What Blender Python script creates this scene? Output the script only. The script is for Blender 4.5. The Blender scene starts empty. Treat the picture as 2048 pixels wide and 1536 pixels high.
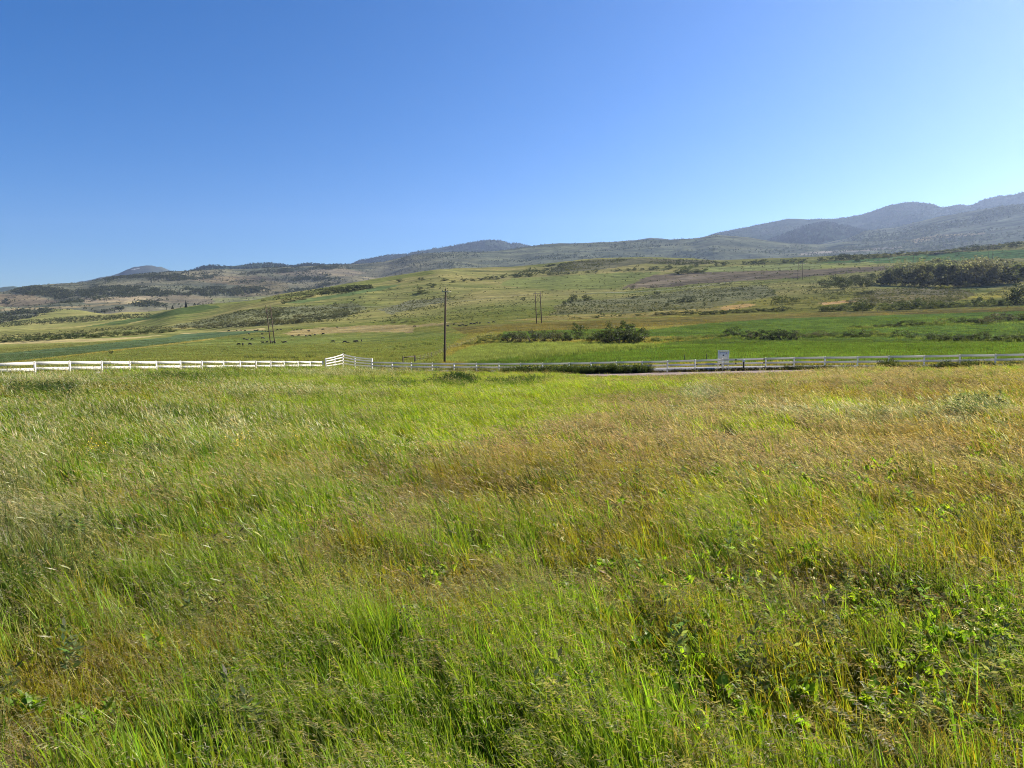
import bpy, math, numpy as np
from mathutils import Vector
RNG = np.random.default_rng(7)
sc = bpy.context.scene
COL = sc.collection
PI = math.pi
rad = math.radians

# ------------------------------------------------------------------ camera model (photo pixels 2048x1536)
F, CX, CY = 1462.0, 1024.0, 768.0
CAMZ = 2.6
PITCH = math.atan((768 - 650) / F)
CP, SP = math.cos(PITCH), math.sin(PITCH)

def pix_dir(px, py):
    dx = (np.asarray(px, float) - CX) / F
    dy = (CY - np.asarray(py, float)) / F
    return dx, CP + dy * SP, -SP + dy * CP

def to_pix(x, y, z):
    zr = z - CAMZ
    d = np.maximum(y * CP - zr * SP, 1e-3)
    v = y * SP + zr * CP
    return CX + F * x / d, CY - F * v / d

# ------------------------------------------------------------------ noise
def _hash(ix, iy, seed):
    h = (ix.astype(np.int64) * 374761393 + iy.astype(np.int64) * 668265263 + seed * 974634777) & 0xFFFFFFFF
    h = ((h ^ (h >> 13)) * 1274126177) & 0xFFFFFFFF
    return ((h ^ (h >> 16)) & 0xFFFFFF).astype(float) / 0xFFFFFF

def vnoise(x, y, seed=0):
    x = np.asarray(x, float); y = np.asarray(y, float)
    ix = np.floor(x).astype(np.int64); iy = np.floor(y).astype(np.int64)
    fx = x - ix; fy = y - iy
    u = fx * fx * (3 - 2 * fx); v = fy * fy * (3 - 2 * fy)
    a = _hash(ix, iy, seed); b = _hash(ix + 1, iy, seed)
    c = _hash(ix, iy + 1, seed); d = _hash(ix + 1, iy + 1, seed)
    return (a * (1 - u) + b * u) * (1 - v) + (c * (1 - u) + d * u) * v

def fbm(x, y, seed=0, octv=4, gain=0.5):
    s = 0; a = 1; t = 0
    for k in range(octv):
        s = s + a * vnoise(x * 2 ** k + 13.7 * k, y * 2 ** k - 7.1 * k, seed + k * 17)
        t += a; a *= gain
    return s / t            # 0..1

def sstep(a, b, x):
    t = np.clip((x - a) / (b - a), 0, 1)
    return t * t * (3 - 2 * t)

def pchip(xs, ys, xq):
    xs = np.asarray(xs, float); ys = np.asarray(ys, float)
    h = np.diff(xs); dl = np.diff(ys) / h
    m = np.zeros(len(xs))
    m[0] = dl[0]; m[-1] = dl[-1]
    for i in range(1, len(xs) - 1):
        if dl[i - 1] * dl[i] > 0:
            w1 = 2 * h[i] + h[i - 1]; w2 = h[i] + 2 * h[i - 1]
            m[i] = (w1 + w2) / (w1 / dl[i - 1] + w2 / dl[i])
    xq = np.clip(xq, xs[0], xs[-1])
    k = np.clip(np.searchsorted(xs, xq) - 1, 0, len(xs) - 2)
    t = (xq - xs[k]) / h[k]
    return ((2 * t**3 - 3 * t**2 + 1) * ys[k] + (t**3 - 2 * t**2 + t) * h[k] * m[k]
            + (-2 * t**3 + 3 * t**2) * ys[k + 1] + (t**3 - t**2) * h[k] * m[k + 1])

# ------------------------------------------------------------------ object helpers
def tag(o, label=None, cat=None, group=None, kind=None):
    if label: o['label'] = label
    if cat: o['category'] = cat
    if group: o['group'] = group
    if kind: o['kind'] = kind
    return o

def np_mesh(name, V, faces, attrs=None, smooth=False, mats=None, mat_idx=None):
    """faces: list of int arrays (n,3) / (n,4)."""
    me = bpy.data.meshes.new(name)
    V = np.ascontiguousarray(V, dtype=np.float32)
    me.vertices.add(len(V)); me.vertices.foreach_set('co', V.ravel())
    faces = [np.asarray(f, dtype=np.int32) for f in faces if len(f)]
    if faces:
        tot = np.concatenate([np.full(len(f), f.shape[1], np.int32) for f in faces])
        idx = np.concatenate([f.ravel() for f in faces])
        start = np.concatenate([[0], np.cumsum(tot)[:-1]]).astype(np.int32)
        me.loops.add(len(idx)); me.loops.foreach_set('vertex_index', idx)
        me.polygons.add(len(tot)); me.polygons.foreach_set('loop_start', start)
        if smooth: me.polygons.foreach_set('use_smooth', np.ones(len(tot), bool))
        if mat_idx is not None: me.polygons.foreach_set('material_index', np.asarray(mat_idx, np.int32))
    for m in mats or []: me.materials.append(m)
    for k, (typ, a) in (attrs or {}).items():
        at = me.attributes.new(k, typ, 'POINT')
        a = np.asarray(a)
        if typ == 'FLOAT_COLOR':
            if a.shape[1] == 3: a = np.hstack([a, np.ones((len(a), 1))])
            at.data.foreach_set('color', a.astype(np.float32).ravel())
        elif typ == 'FLOAT_VECTOR':
            at.data.foreach_set('vector', a.astype(np.float32).ravel())
        elif typ == 'INT':
            at.data.foreach_set('value', a.astype(np.int32).ravel())
        else:
            at.data.foreach_set('value', a.astype(np.float32).ravel())
    me.update(calc_edges=True)
    me.validate()
    return me

def add_obj(name, me, parent=None, loc=None):
    o = bpy.data.objects.new(name, me); COL.objects.link(o)
    if parent is not None: o.parent = parent
    if loc is not None: o.location = loc
    return o

def empty(name, loc, rz=0.0):
    o = bpy.data.objects.new(name, None); COL.objects.link(o)
    o.empty_display_size = 0.3
    o.location = loc; o.rotation_euler = (0, 0, rz)
    return o

class MB:
    """collects boxes / tubes into one mesh"""
    def __init__(s): s.V = []; s.Q = []; s.T = []; s.n = 0
    def add(s, V, Q=(), T=()):
        V = np.asarray(V, float)
        s.V.append(V)
        if len(Q): s.Q.append(np.asarray(Q, int) + s.n)
        if len(T): s.T.append(np.asarray(T, int) + s.n)
        s.n += len(V)
    def box(s, a, b, bev=0.0):
        (x0, y0, z0), (x1, y1, z1) = a, b
        if bev <= 0:
            V = [(x, y, z) for z in (z0, z1) for x, y in ((x0, y0), (x1, y0), (x1, y1), (x0, y1))]
            s.add(V, [(0, 3, 2, 1), (4, 5, 6, 7), (0, 1, 5, 4), (1, 2, 6, 5), (2, 3, 7, 6), (3, 0, 4, 7)])
        else:
            def ring(z, i):
                return [(x0 + i + bev, y0 + i, z), (x1 - i - bev, y0 + i, z), (x1 - i, y0 + i + bev, z), (x1 - i, y1 - i - bev, z),
                        (x1 - i - bev, y1 - i, z), (x0 + i + bev, y1 - i, z), (x0 + i, y1 - i - bev, z), (x0 + i, y0 + i + bev, z)]
            R = [ring(z0, bev), ring(z0 + bev, 0), ring(z1 - bev, 0), ring(z1, bev)]
            V = sum(R, [])
            Q = [(k * 8 + i, k * 8 + (i + 1) % 8, k * 8 + 8 + (i + 1) % 8, k * 8 + 8 + i) for k in range(3) for i in range(8)]
            Q += [(24, 25, 26, 27), (24, 27, 28, 31), (28, 29, 30, 31), (0, 3, 2, 1), (0, 7, 4, 3), (4, 7, 6, 5)]
            s.add(V, Q)
    def beam(s, p, q, w, h):
        """box from p to q, horizontal width w, height h"""
        p = np.array(p, float); q = np.array(q, float)
        d = q - p; L = np.linalg.norm(d); d = d / L
        side = np.cross(d, (0, 0, 1.0))
        if np.linalg.norm(side) < 1e-6: side = np.array((1.0, 0, 0))
        side /= np.linalg.norm(side); up = np.cross(side, d)
        V = []
        for e in (p, q):
            for a, b in ((-1, -1), (1, -1), (1, 1), (-1, 1)):
                V.append(e + side * a * w / 2 + up * b * h / 2)
        s.add(V, [(0, 1, 2, 3), (7, 6, 5, 4), (0, 4, 5, 1), (1, 5, 6, 2), (2, 6, 7, 3), (3, 7, 4, 0)])
    def tube(s, pts, rs, n=8, jit=0.0):
        pts = [np.array(p, float) for p in pts]
        V = []
        for i, p in enumerate(pts):
            d = pts[min(i + 1, len(pts) - 1)] - pts[max(i - 1, 0)]
            d = d / (np.linalg.norm(d) + 1e-9)
            ref = np.array((0, 1.0, 0)) if abs(d[2]) > 0.9 else np.array((0, 0, 1.0))
            a = np.cross(ref, d); a /= np.linalg.norm(a); b = np.cross(d, a)
            for k in range(n):
                t = 2 * PI * k / n
                rr = rs[i] * (1 + jit * RNG.uniform(-1, 1))
                V.append(p + (a * math.cos(t) + b * math.sin(t)) * rr)
        m = len(pts)
        Q = [(i * n + k, i * n + (k + 1) % n, (i + 1) * n + (k + 1) % n, (i + 1) * n + k) for i in range(m - 1) for k in range(n)]
        V += [pts[0], pts[-1]]
        T = [(m * n, (k + 1) % n, k) for k in range(n)] + [(m * n + 1, (m - 1) * n + k, (m - 1) * n + (k + 1) % n) for k in range(n)]
        s.add(V, Q, T)
    def mesh(s, name, mats, smooth=False):
        f = []
        if s.Q: f.append(np.vstack(s.Q))
        if s.T: f.append(np.vstack(s.T))
        return np_mesh(name, np.vstack(s.V), f, smooth=smooth, mats=mats)
    def build(s, name, mat, parent=None, loc=None, smooth=False):
        return add_obj(name, s.mesh(name, [mat], smooth), parent, loc)

# ------------------------------------------------------------------ materials
def new_mat(name):
    m = bpy.data.materials.new(name); m.use_nodes = True
    nt = m.node_tree; nt.nodes.clear()
    out = nt.nodes.new('ShaderNodeOutputMaterial')
    return m, nt, out

def N(nt, typ, **kw):
    n = nt.nodes.new(typ)
    for k, v in kw.items(): setattr(n, k, v)
    return n

def mixrgb(nt, mode, fac, a, b):
    n = N(nt, 'ShaderNodeMix', data_type='RGBA', blend_type=mode)
    for sock, v in ((n.inputs[0], fac), (n.inputs[6], a), (n.inputs[7], b)):
        if hasattr(v, 'is_linked') or isinstance(v, bpy.types.NodeSocket): nt.links.new(v, sock)
        else: sock.default_value = v if not isinstance(v, tuple) else (*v, 1.0)[:4]
    return n.outputs[2]

def noise_fac(nt, scale, detail=4, rough=0.55, coord='Object'):
    tc = N(nt, 'ShaderNodeTexCoord')
    mp = N(nt, 'ShaderNodeMapping'); mp.inputs['Scale'].default_value = scale if isinstance(scale, tuple) else (scale,) * 3
    nt.links.new(tc.outputs[coord], mp.inputs[0])
    n = N(nt, 'ShaderNodeTexNoise'); n.inputs['Scale'].default_value = 1.0
    n.inputs['Detail'].default_value = detail; n.inputs['Roughness'].default_value = rough
    nt.links.new(mp.outputs[0], n.inputs['Vector'])
    return n.outputs['Fac']

def ramp(nt, fac, stops):
    r = N(nt, 'ShaderNodeValToRGB')
    el = r.color_ramp.elements
    while len(el) < len(stops): el.new(0.5)
    for e, (p, c) in zip(el, stops):
        e.position = p; e.color = (*c, 1) if len(c) == 3 else c
    nt.links.new(fac, r.inputs[0])
    return r.outputs[0]

def terrain_mat(name, sc1, sc2, contrast=0.35, bump=0.4, bump_dist=0.5, streak=None):
    m, nt, out = new_mat(name)
    at = N(nt, 'ShaderNodeAttribute', attribute_name='Col')
    f1 = noise_fac(nt, sc1, 6, 0.65); f2 = noise_fac(nt, sc2, 5, 0.65)
    k1 = ramp(nt, f1, [(0.3, (1 - contrast,) * 3), (0.7, (1 + contrast,) * 3)])
    k2 = ramp(nt, f2, [(0.3, (1 - contrast,) * 3), (0.7, (1 + contrast,) * 3)])
    c = mixrgb(nt, 'MULTIPLY', 1.0, at.outputs['Color'], k1)
    c = mixrgb(nt, 'MULTIPLY', 1.0, c, (0.80, 0.80, 0.80))
    c = mixrgb(nt, 'MULTIPLY', 1.0, c, k2)
    if streak:
        f3 = noise_fac(nt, streak, 5, 0.6)
        c = mixrgb(nt, 'MULTIPLY', 1.0, c, ramp(nt, f3, [(0.32, (0.52, 0.56, 0.6)), (0.5, (1, 1, 1)), (0.68, (1.35, 1.3, 1.15))]))
    b = N(nt, 'ShaderNodeBsdfDiffuse'); b.inputs['Roughness'].default_value = 0.6
    nt.links.new(c, b.inputs['Color'])
    bp = N(nt, 'ShaderNodeBump'); bp.inputs['Strength'].default_value = bump; bp.inputs['Distance'].default_value = bump_dist
    nt.links.new(f2, bp.inputs['Height']); nt.links.new(bp.outputs[0], b.inputs['Normal'])
    nt.links.new(b.outputs[0], out.inputs[0])
    return m

def leaf_mat(name, transl=0.4, gloss=0.05, instanced=True, sheen_rough=0.4):
    """plants: bc (per vertex) x tint (per plant)"""
    m, nt, out = new_mat(name)
    bc = N(nt, 'ShaderNodeAttribute', attribute_name='bc')
    if instanced:
        t1 = N(nt, 'ShaderNodeAttribute', attribute_name='tint', attribute_type='INSTANCER')
        t2 = N(nt, 'ShaderNodeAttribute', attribute_name='tint2', attribute_type='INSTANCER')
        sd = N(nt, 'ShaderNodeAttribute', attribute_name='seed')
        tint = mixrgb(nt, 'MIX', sd.outputs['Fac'], t1.outputs['Color'], t2.outputs['Color'])
        c = mixrgb(nt, 'MULTIPLY', 1.0, bc.outputs['Color'], tint)
    else:
        oi = N(nt, 'ShaderNodeObjectInfo')
        r = ramp(nt, oi.outputs['Random'], [(0.0, (0.75, 0.8, 0.8)), (0.5, (1, 1, 1)), (1.0, (1.25, 1.15, 0.95))])
        c = mixrgb(nt, 'MULTIPLY', 1.0, bc.outputs['Color'], r)
    c = mixrgb(nt, 'MULTIPLY', 1.0, c, (0.82, 0.82, 0.82))
    d = N(nt, 'ShaderNodeBsdfDiffuse'); t = N(nt, 'ShaderNodeBsdfTranslucent')
    nt.links.new(c, d.inputs['Color'])
    # light through a leaf comes out yellower
    ty = mixrgb(nt, 'MULTIPLY', 1.0, c, (1.25, 1.2, 0.6))
    nt.links.new(ty, t.inputs['Color'])
    ms = N(nt, 'ShaderNodeMixShader'); ms.inputs[0].default_value = transl
    nt.links.new(d.outputs[0], ms.inputs[1]); nt.links.new(t.outputs[0], ms.inputs[2])
    last = ms.outputs[0]
    if gloss > 0:
        g = N(nt, 'ShaderNodeBsdfGlossy'); g.inputs['Roughness'].default_value = sheen_rough
        m2 = N(nt, 'ShaderNodeMixShader'); m2.inputs[0].default_value = gloss
        nt.links.new(last, m2.inputs[1]); nt.links.new(g.outputs[0], m2.inputs[2]); last = m2.outputs[0]
    nt.links.new(last, out.inputs[0])
    return m

def solid_mat(name, c1, c2, scale, rough=0.6, bump=0.0, spec=0.3, detail=5):
    m, nt, out = new_mat(name)
    f = noise_fac(nt, scale, detail, 0.6)
    c = ramp(nt, f, [(0.3, c1), (0.7, c2)])
    b = N(nt, 'ShaderNodeBsdfPrincipled')
    nt.links.new(c, b.inputs['Base Color']); b.inputs['Roughness'].default_value = rough
    b.inputs['Specular IOR Level'].default_value = spec
    if bump > 0:
        bp = N(nt, 'ShaderNodeBump'); bp.inputs['Strength'].default_value = bump; bp.inputs['Distance'].default_value = 0.02
        nt.links.new(f, bp.inputs['Height']); nt.links.new(bp.outputs[0], b.inputs['Normal'])
    nt.links.new(b.outputs[0], out.inputs[0])
    return m

M_GROUND = terrain_mat('ground_soil_and_turf', (0.16, 0.16, 0.16), (0.9, 0.9, 0.9), 0.26, 0.5, 0.3, (0.018, 0.11, 0.05))
M_HILL = terrain_mat('sage_hill', (0.006,) * 3, (0.05,) * 3, 0.25, 0.6, 6.0, (0.004, 0.014, 0.01))
M_MOUNT = terrain_mat('forested_mountain', (0.004,) * 3, (0.02,) * 3, 0.2, 0.6, 18.0)
M_GRASS = leaf_mat('grass_blades', 0.50, 0.012)
M_WEED = leaf_mat('broad_leaves', 0.68, 0.012)
M_SCRUB = leaf_mat('scrub_leaves', 0.25, 0.0)
M_BUSH = leaf_mat('bush_leaves', 0.4, 0.02, instanced=False)
M_ASPEN = leaf_mat('aspen_leaves', 0.66, 0.02, instanced=False)
M_BARK = solid_mat('bark', (0.07, 0.055, 0.04), (0.16, 0.13, 0.10), (4, 4, 1.2), 0.9, 0.6)
M_PALEBARK = solid_mat('pale_bark', (0.22, 0.21, 0.17), (0.42, 0.40, 0.34), (3, 3, 1.2), 0.85, 0.4)
M_WOOD = solid_mat('weathered_pole_wood', (0.045, 0.03, 0.02), (0.13, 0.085, 0.055), (6, 6, 0.7), 0.85, 0.5)
M_OLDWOOD = solid_mat('grey_brown_timber', (0.05, 0.04, 0.03), (0.14, 0.11, 0.08), (5, 5, 1.0), 0.9, 0.5)
M_ARMWOOD = solid_mat('sun_bleached_crossarm', (0.36, 0.34, 0.22), (0.55, 0.52, 0.38), (6, 6, 6), 0.8, 0.3)
M_WHITE = solid_mat('white_vinyl', (0.80, 0.775, 0.70), (0.87, 0.845, 0.775), (0.9, 0.9, 1.5), 0.42, 0.0, 0.4)
def vinyl_mat(name, c1, c2):
    # thin-walled white plastic: some sunlight soaks through to the shaded face
    m, nt, out = new_mat(name)
    c = ramp(nt, noise_fac(nt, (0.9, 0.9, 1.5), 5, 0.6), [(0.3, c1), (0.7, c2)])
    b = N(nt, 'ShaderNodeBsdfPrincipled'); nt.links.new(c, b.inputs['Base Color']); b.inputs['Roughness'].default_value = 0.42
    t = N(nt, 'ShaderNodeBsdfTranslucent'); nt.links.new(c, t.inputs['Color'])
    mx = N(nt, 'ShaderNodeMixShader'); mx.inputs[0].default_value = 0.34
    nt.links.new(b.outputs[0], mx.inputs[1]); nt.links.new(t.outputs[0], mx.inputs[2]); nt.links.new(mx.outputs[0], out.inputs[0])
    return m
M_WHITE = vinyl_mat('white_vinyl', (0.66, 0.64, 0.585), (0.74, 0.72, 0.66))
M_SIGN = solid_mat('white_sign_board', (0.62, 0.60, 0.55), (0.70, 0.675, 0.62), (3, 3, 3), 0.5)
M_DARK = solid_mat('dark_steel', (0.03, 0.028, 0.026), (0.07, 0.065, 0.06), (9, 9, 9), 0.6)
M_PRINT = solid_mat('sign_print', (0.04, 0.045, 0.05), (0.07, 0.075, 0.08), (9, 9, 9), 0.6)
M_GREYPRINT = solid_mat('sign_grey_print', (0.26, 0.27, 0.32), (0.36, 0.37, 0.42), (12, 12, 12), 0.6)
M_HIDE = solid_mat('black_hide', (0.008, 0.007, 0.006), (0.022, 0.018, 0.015), (3, 3, 3), 0.7)
M_ROAD = solid_mat('worn_asphalt', (0.15, 0.14, 0.15), (0.22, 0.205, 0.215), (0.6, 0.6, 0.6), 0.85, 0.3, 0.2)
M_PAINT = solid_mat('road_paint', (0.5, 0.5, 0.48), (0.75, 0.75, 0.72), (2, 2, 2), 0.7)
M_DIRT = solid_mat('reddish_dirt', (0.12, 0.085, 0.078), (0.24, 0.18, 0.165), (0.5, 0.5, 0.5), 0.95, 0.8)
M_GLASSY = solid_mat('brown_porcelain', (0.06, 0.03, 0.02), (0.09, 0.05, 0.03), (9, 9, 9), 0.25, 0, 0.5)
M_WIRE = solid_mat('dull_aluminium_wire', (0.30, 0.31, 0.32), (0.42, 0.43, 0.44), (2, 2, 2), 0.5)
M_YELLOW = solid_mat('yellow_petals', (0.75, 0.5, 0.03), (0.9, 0.68, 0.08), (20, 20, 20), 0.7)
M_STEM = solid_mat('plant_stem', (0.08, 0.12, 0.03), (0.14, 0.2, 0.05), (9, 9, 9), 0.8)

# ------------------------------------------------------------------ terrain height
#   columns of (photo px): [(distance y, photo py of the ground there), ...]
COLS = {
    -420: [(12, None), (46, 772), (105, 742), (400, 704), (700, 687), (1200, 665), (1900, 645), (2600, 620), (3400, 640)],
    0:    [(12, None), (49, 761), (110, 736), (400, 702), (700, 683.5), (1200, 662), (1900, 642), (2600, 614), (3400, 632)],
    128:  [(12, None), (55, 753), (115, 733), (390, 697), (690, 677), (1150, 656), (1700, 639), (2300, 617), (3400, 636)],
    256:  [(12, None), (62, 749), (120, 729), (380, 693), (660, 672), (1000, 650), (1300, 634), (1700, 624), (3400, 650)],
    384:  [(12, None), (69, 746), (130, 725), (370, 691), (620, 668), (900, 640), (1200, 613), (1700, 622), (3400, 660)],
    512:  [(12, None), (77, 744), (150, 720), (365, 690), (540, 664), (680, 648), (980, 611), (1180, 600), (1700, 622), (3400, 670)],
    768:  [(12, None), (91, 744), (140, 722), (330, 690), (480, 661), (570, 645), (740, 618), (960, 585), (1150, 567), (1350, 555), (1900, 585), (3400, 650)],
    1024: [(12, None), (84, 747), (105, 732), (145, 712), (200, 691), (235, 681), (330, 661), (414, 646), (480, 634), (650, 609), (900, 578), (1150, 559), (1350, 545), (1550, 533), (2100, 565), (3400, 630)],
    1280: [(12, None), (77.5, 745), (90, 735.5), (110, 718), (190, 691), (205, 685), (300, 661), (400, 641), (460, 630), (650, 599), (800, 579), (1000, 559), (1200, 539), (1550, 515), (2200, 545), (3400, 610)],
    1536: [(12, None), (71.2, 740.5), (82, 732.5), (103, 716), (180, 691), (210, 681), (300, 656), (430, 626), (550, 600), (720, 569), (850, 550), (1100, 529), (1500, 516), (2200, 545), (3400, 600)],
    1792: [(12, None), (66.3, 738.5), (77, 731), (100, 714), (180, 687), (250, 661), (310, 641), (385, 624), (480, 600), (580, 579), (700, 560), (950, 531), (1500, 507), (2200, 535), (3400, 590)],
    2048: [(12, None), (62, 736), (72, 729), (95, 711), (165, 685), (220, 661), (270, 645), (360, 620), (450, 600), (600, 570), (850, 530), (1050, 510), (1500, 481), (2200, 515), (3400, 570)],
    2500: [(12, None), (51, 733), (62, 725), (85, 705), (150, 680), (200, 656), (250, 640), (340, 612), (430, 590), (600, 555), (850, 512), (1050, 490), (1500, 460), (2200, 495), (3400, 550)],
}
_cols_th, _cols_fn = [], []
for cpx in sorted(COLS):
    dx, dyv, dz = pix_dir(cpx, 650)
    th = math.atan2(dx, dyv)
    lst = COLS[cpx]
    first = None
    rs, zs = [], []
    for Y, py in lst:
        if py is None: continue
        ddx, ddy, ddz = pix_dir(cpx, py)
        k = Y / ddy
        rs.append(float(math.hypot(ddx, ddy) * k)); zs.append(float(ddz * k + CAMZ))
    sl = zs[0] / rs[0]
    rs = [0.0, 6.0, 14.0] + rs
    zs = [0.0, 0.75 * sl * 6, 0.85 * sl * 14] + zs
    _cols_th.append(th); _cols_fn.append((np.array(rs), np.array(zs)))
_cols_th = np.array(_cols_th)

def warp(r): return np.log(r + 8.0)

RIDGE = np.array([(230, 634), (300, 624), (400, 610), (430, 607), (512, 600), (560, 588), (640, 577), (700, 566), (760, 556), (850, 542), (880, 538), (930, 536),
                  (1024, 533.5), (1100, 526.5), (1150, 520), (1200, 516), (1290, 514), (1380, 516.5), (1430, 521), (1470, 519), (1536, 516.5),
                  (1600, 514.5), (1700, 510), (1800, 507), (1900, 499), (1990, 490), (2048, 481.5), (2500, 460)], float)
NZR = 900
_rg = np.concatenate([[0.0], np.geomspace(0.8, 4200, NZR)])
_TH_T = np.concatenate([np.linspace(-PI, rad(-46), 40, endpoint=False), np.linspace(rad(-46), rad(46), 1300), np.linspace(rad(46), PI, 41)[1:]])

def _build_table():
    Z = np.stack([pchip(warp(a), b, warp(_rg)) for a, b in _cols_fn])          # cols x r
    th = np.clip(_TH_T, _cols_th[0], _cols_th[-1])
    out = np.empty((len(th), len(_rg)))
    # Catmull-like cubic (pchip) across columns
    h = np.diff(_cols_th)[:, None]; dl = np.diff(Z, axis=0) / h
    m = np.zeros_like(Z); m[0] = dl[0]; m[-1] = dl[-1]
    m[1:-1] = (dl[:-1] * h[1:] + dl[1:] * h[:-1]) / (h[1:] + h[:-1])
    k = np.clip(np.searchsorted(_cols_th, th) - 1, 0, len(_cols_th) - 2)
    hh = h[k]; t = ((th - _cols_th[k])[:, None]) / hh
    out = ((2 * t**3 - 3 * t**2 + 1) * Z[k] + (t**3 - 2 * t**2 + t) * hh * m[k] + (-2 * t**3 + 3 * t**2) * Z[k + 1] + (t**3 - t**2) * hh * m[k + 1])
    # undulation that grows with distance
    X = np.sin(_TH_T)[:, None] * _rg[None]; Y = np.cos(_TH_T)[:, None] * _rg[None]
    R = np.broadcast_to(_rg[None], X.shape)
    out += (fbm(X / 5.0, Y / 5.0, 3, 3) - 0.5) * 0.22 * sstep(3, 9, R) * (1 - sstep(55, 62, R))
    amp = 0.25 * sstep(95, 200, R) + 5.0 * sstep(430, 900, R)
    out += (fbm(X / 120.0, Y / 120.0, 5, 5) - 0.5) * amp
    gully = np.abs(fbm(X / 260.0 + 3, Y / 260.0, 9, 4) - 0.5) * 2
    out -= (0.35 - np.minimum(gully, 0.35)) * 14.0 * sstep(520, 900, R) * (1 - sstep(1500, 2000, R))
    # pull the skyline of the middle hill onto its real profile
    pxs = CX + F * np.tan(np.clip(_TH_T, rad(-45), rad(45))) * 1.0 / (CP)
    corr = np.zeros(len(pxs))
    for i, p in enumerate(pxs):
        if p < 235 or p > 2480: continue
        tgt = np.interp(p, RIDGE[:, 0], RIDGE[:, 1])
        ddx, ddy, ddz = pix_dir(p, tgt); te = ddz / math.hypot(ddx, ddy)
        w0, w1 = (820, 1250) if p < 700 else (950, 1450)
        sel = (_rg > w0) & (_rg < 2600)
        el = (out[i, sel] - CAMZ) / _rg[sel]
        corr[i] = sstep(235, 330, p) * (te - el.max())
    ker = np.hanning(33); ker /= ker.sum()
    smooth = np.convolve(corr, ker, 'same')
    for i, p in enumerate(pxs):
        if smooth[i] == 0: continue
        w0, w1 = (820, 1250) if p < 620 else ((950, 1450) if p > 780 else (820 + (p - 620) / 160 * 130, 1250 + (p - 620) / 160 * 200))
        out[i] += sstep(w0 - 250, w1 - 150, _rg) * smooth[i] * np.minimum(_rg, 1700)
    # flatten to a plain slope behind and to the far sides of the camera
    bl = sstep(rad(47), rad(80), np.abs(_TH_T))[:, None]
    out = out * (1 - bl) + bl * (-0.03 * np.minimum(_rg, 300)[None] + 0.02 * np.maximum(_rg - 300, 0)[None])
    return out
ZT = _build_table()
_lr = np.log(np.maximum(_rg, 0.5))

def ground_z(x, y):
    x = np.asarray(x, float); y = np.asarray(y, float)
    th = np.arctan2(x, y); r = np.hypot(x, y)
    i = np.clip(np.searchsorted(_TH_T, th) - 1, 0, len(_TH_T) - 2)
    j = np.clip(np.searchsorted(_rg, r) - 1, 0, len(_rg) - 2)
    a = np.clip((th - _TH_T[i]) / (_TH_T[i + 1] - _TH_T[i]), 0, 1)
    b = np.clip((r - _rg[j]) / (_rg[j + 1] - _rg[j]), 0, 1)
    return (ZT[i, j] * (1 - a) + ZT[i + 1, j] * a) * (1 - b) + (ZT[i, j + 1] * (1 - a) + ZT[i + 1, j + 1] * a) * b

def on_ground(px, py, rmin=3.0, rmax=2600.0):
    """first point of the ground seen at a photo pixel -> x, y, z"""
    dx, dy, dz = pix_dir(px, py)
    hd = math.hypot(dx, dy); te = dz / hd
    rr = np.geomspace(rmin, rmax, 2600)
    ux, uy = dx / hd, dy / hd
    g = ground_z(ux * rr, uy * rr) - CAMZ - te * rr
    k = np.argmax(g > 0)
    if not (g > 0).any(): k = int(np.argmax(g / rr))
    elif k > 0:
        t = -g[k - 1] / (g[k] - g[k - 1]); r = rr[k - 1] + t * (rr[k] - rr[k - 1])
        return ux * r, uy * r, float(ground_z(ux * r, uy * r))
    r = rr[k]
    return ux * r, uy * r, float(ground_z(ux * r, uy * r))

def in_poly(px, py, poly):
    inside = np.zeros(len(px), bool)
    n = len(poly); j = n - 1
    for i in range(n):
        xi, yi = poly[i]; xj, yj = poly[j]
        c = ((yi > py) != (yj > py))
        with np.errstate(divide='ignore', invalid='ignore'):
            xc = (xj - xi) * (py - yi) / ((yj - yi) if yj != yi else 1e-9) + xi
        inside ^= c & (px < xc)
        j = i
    return inside

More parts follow.
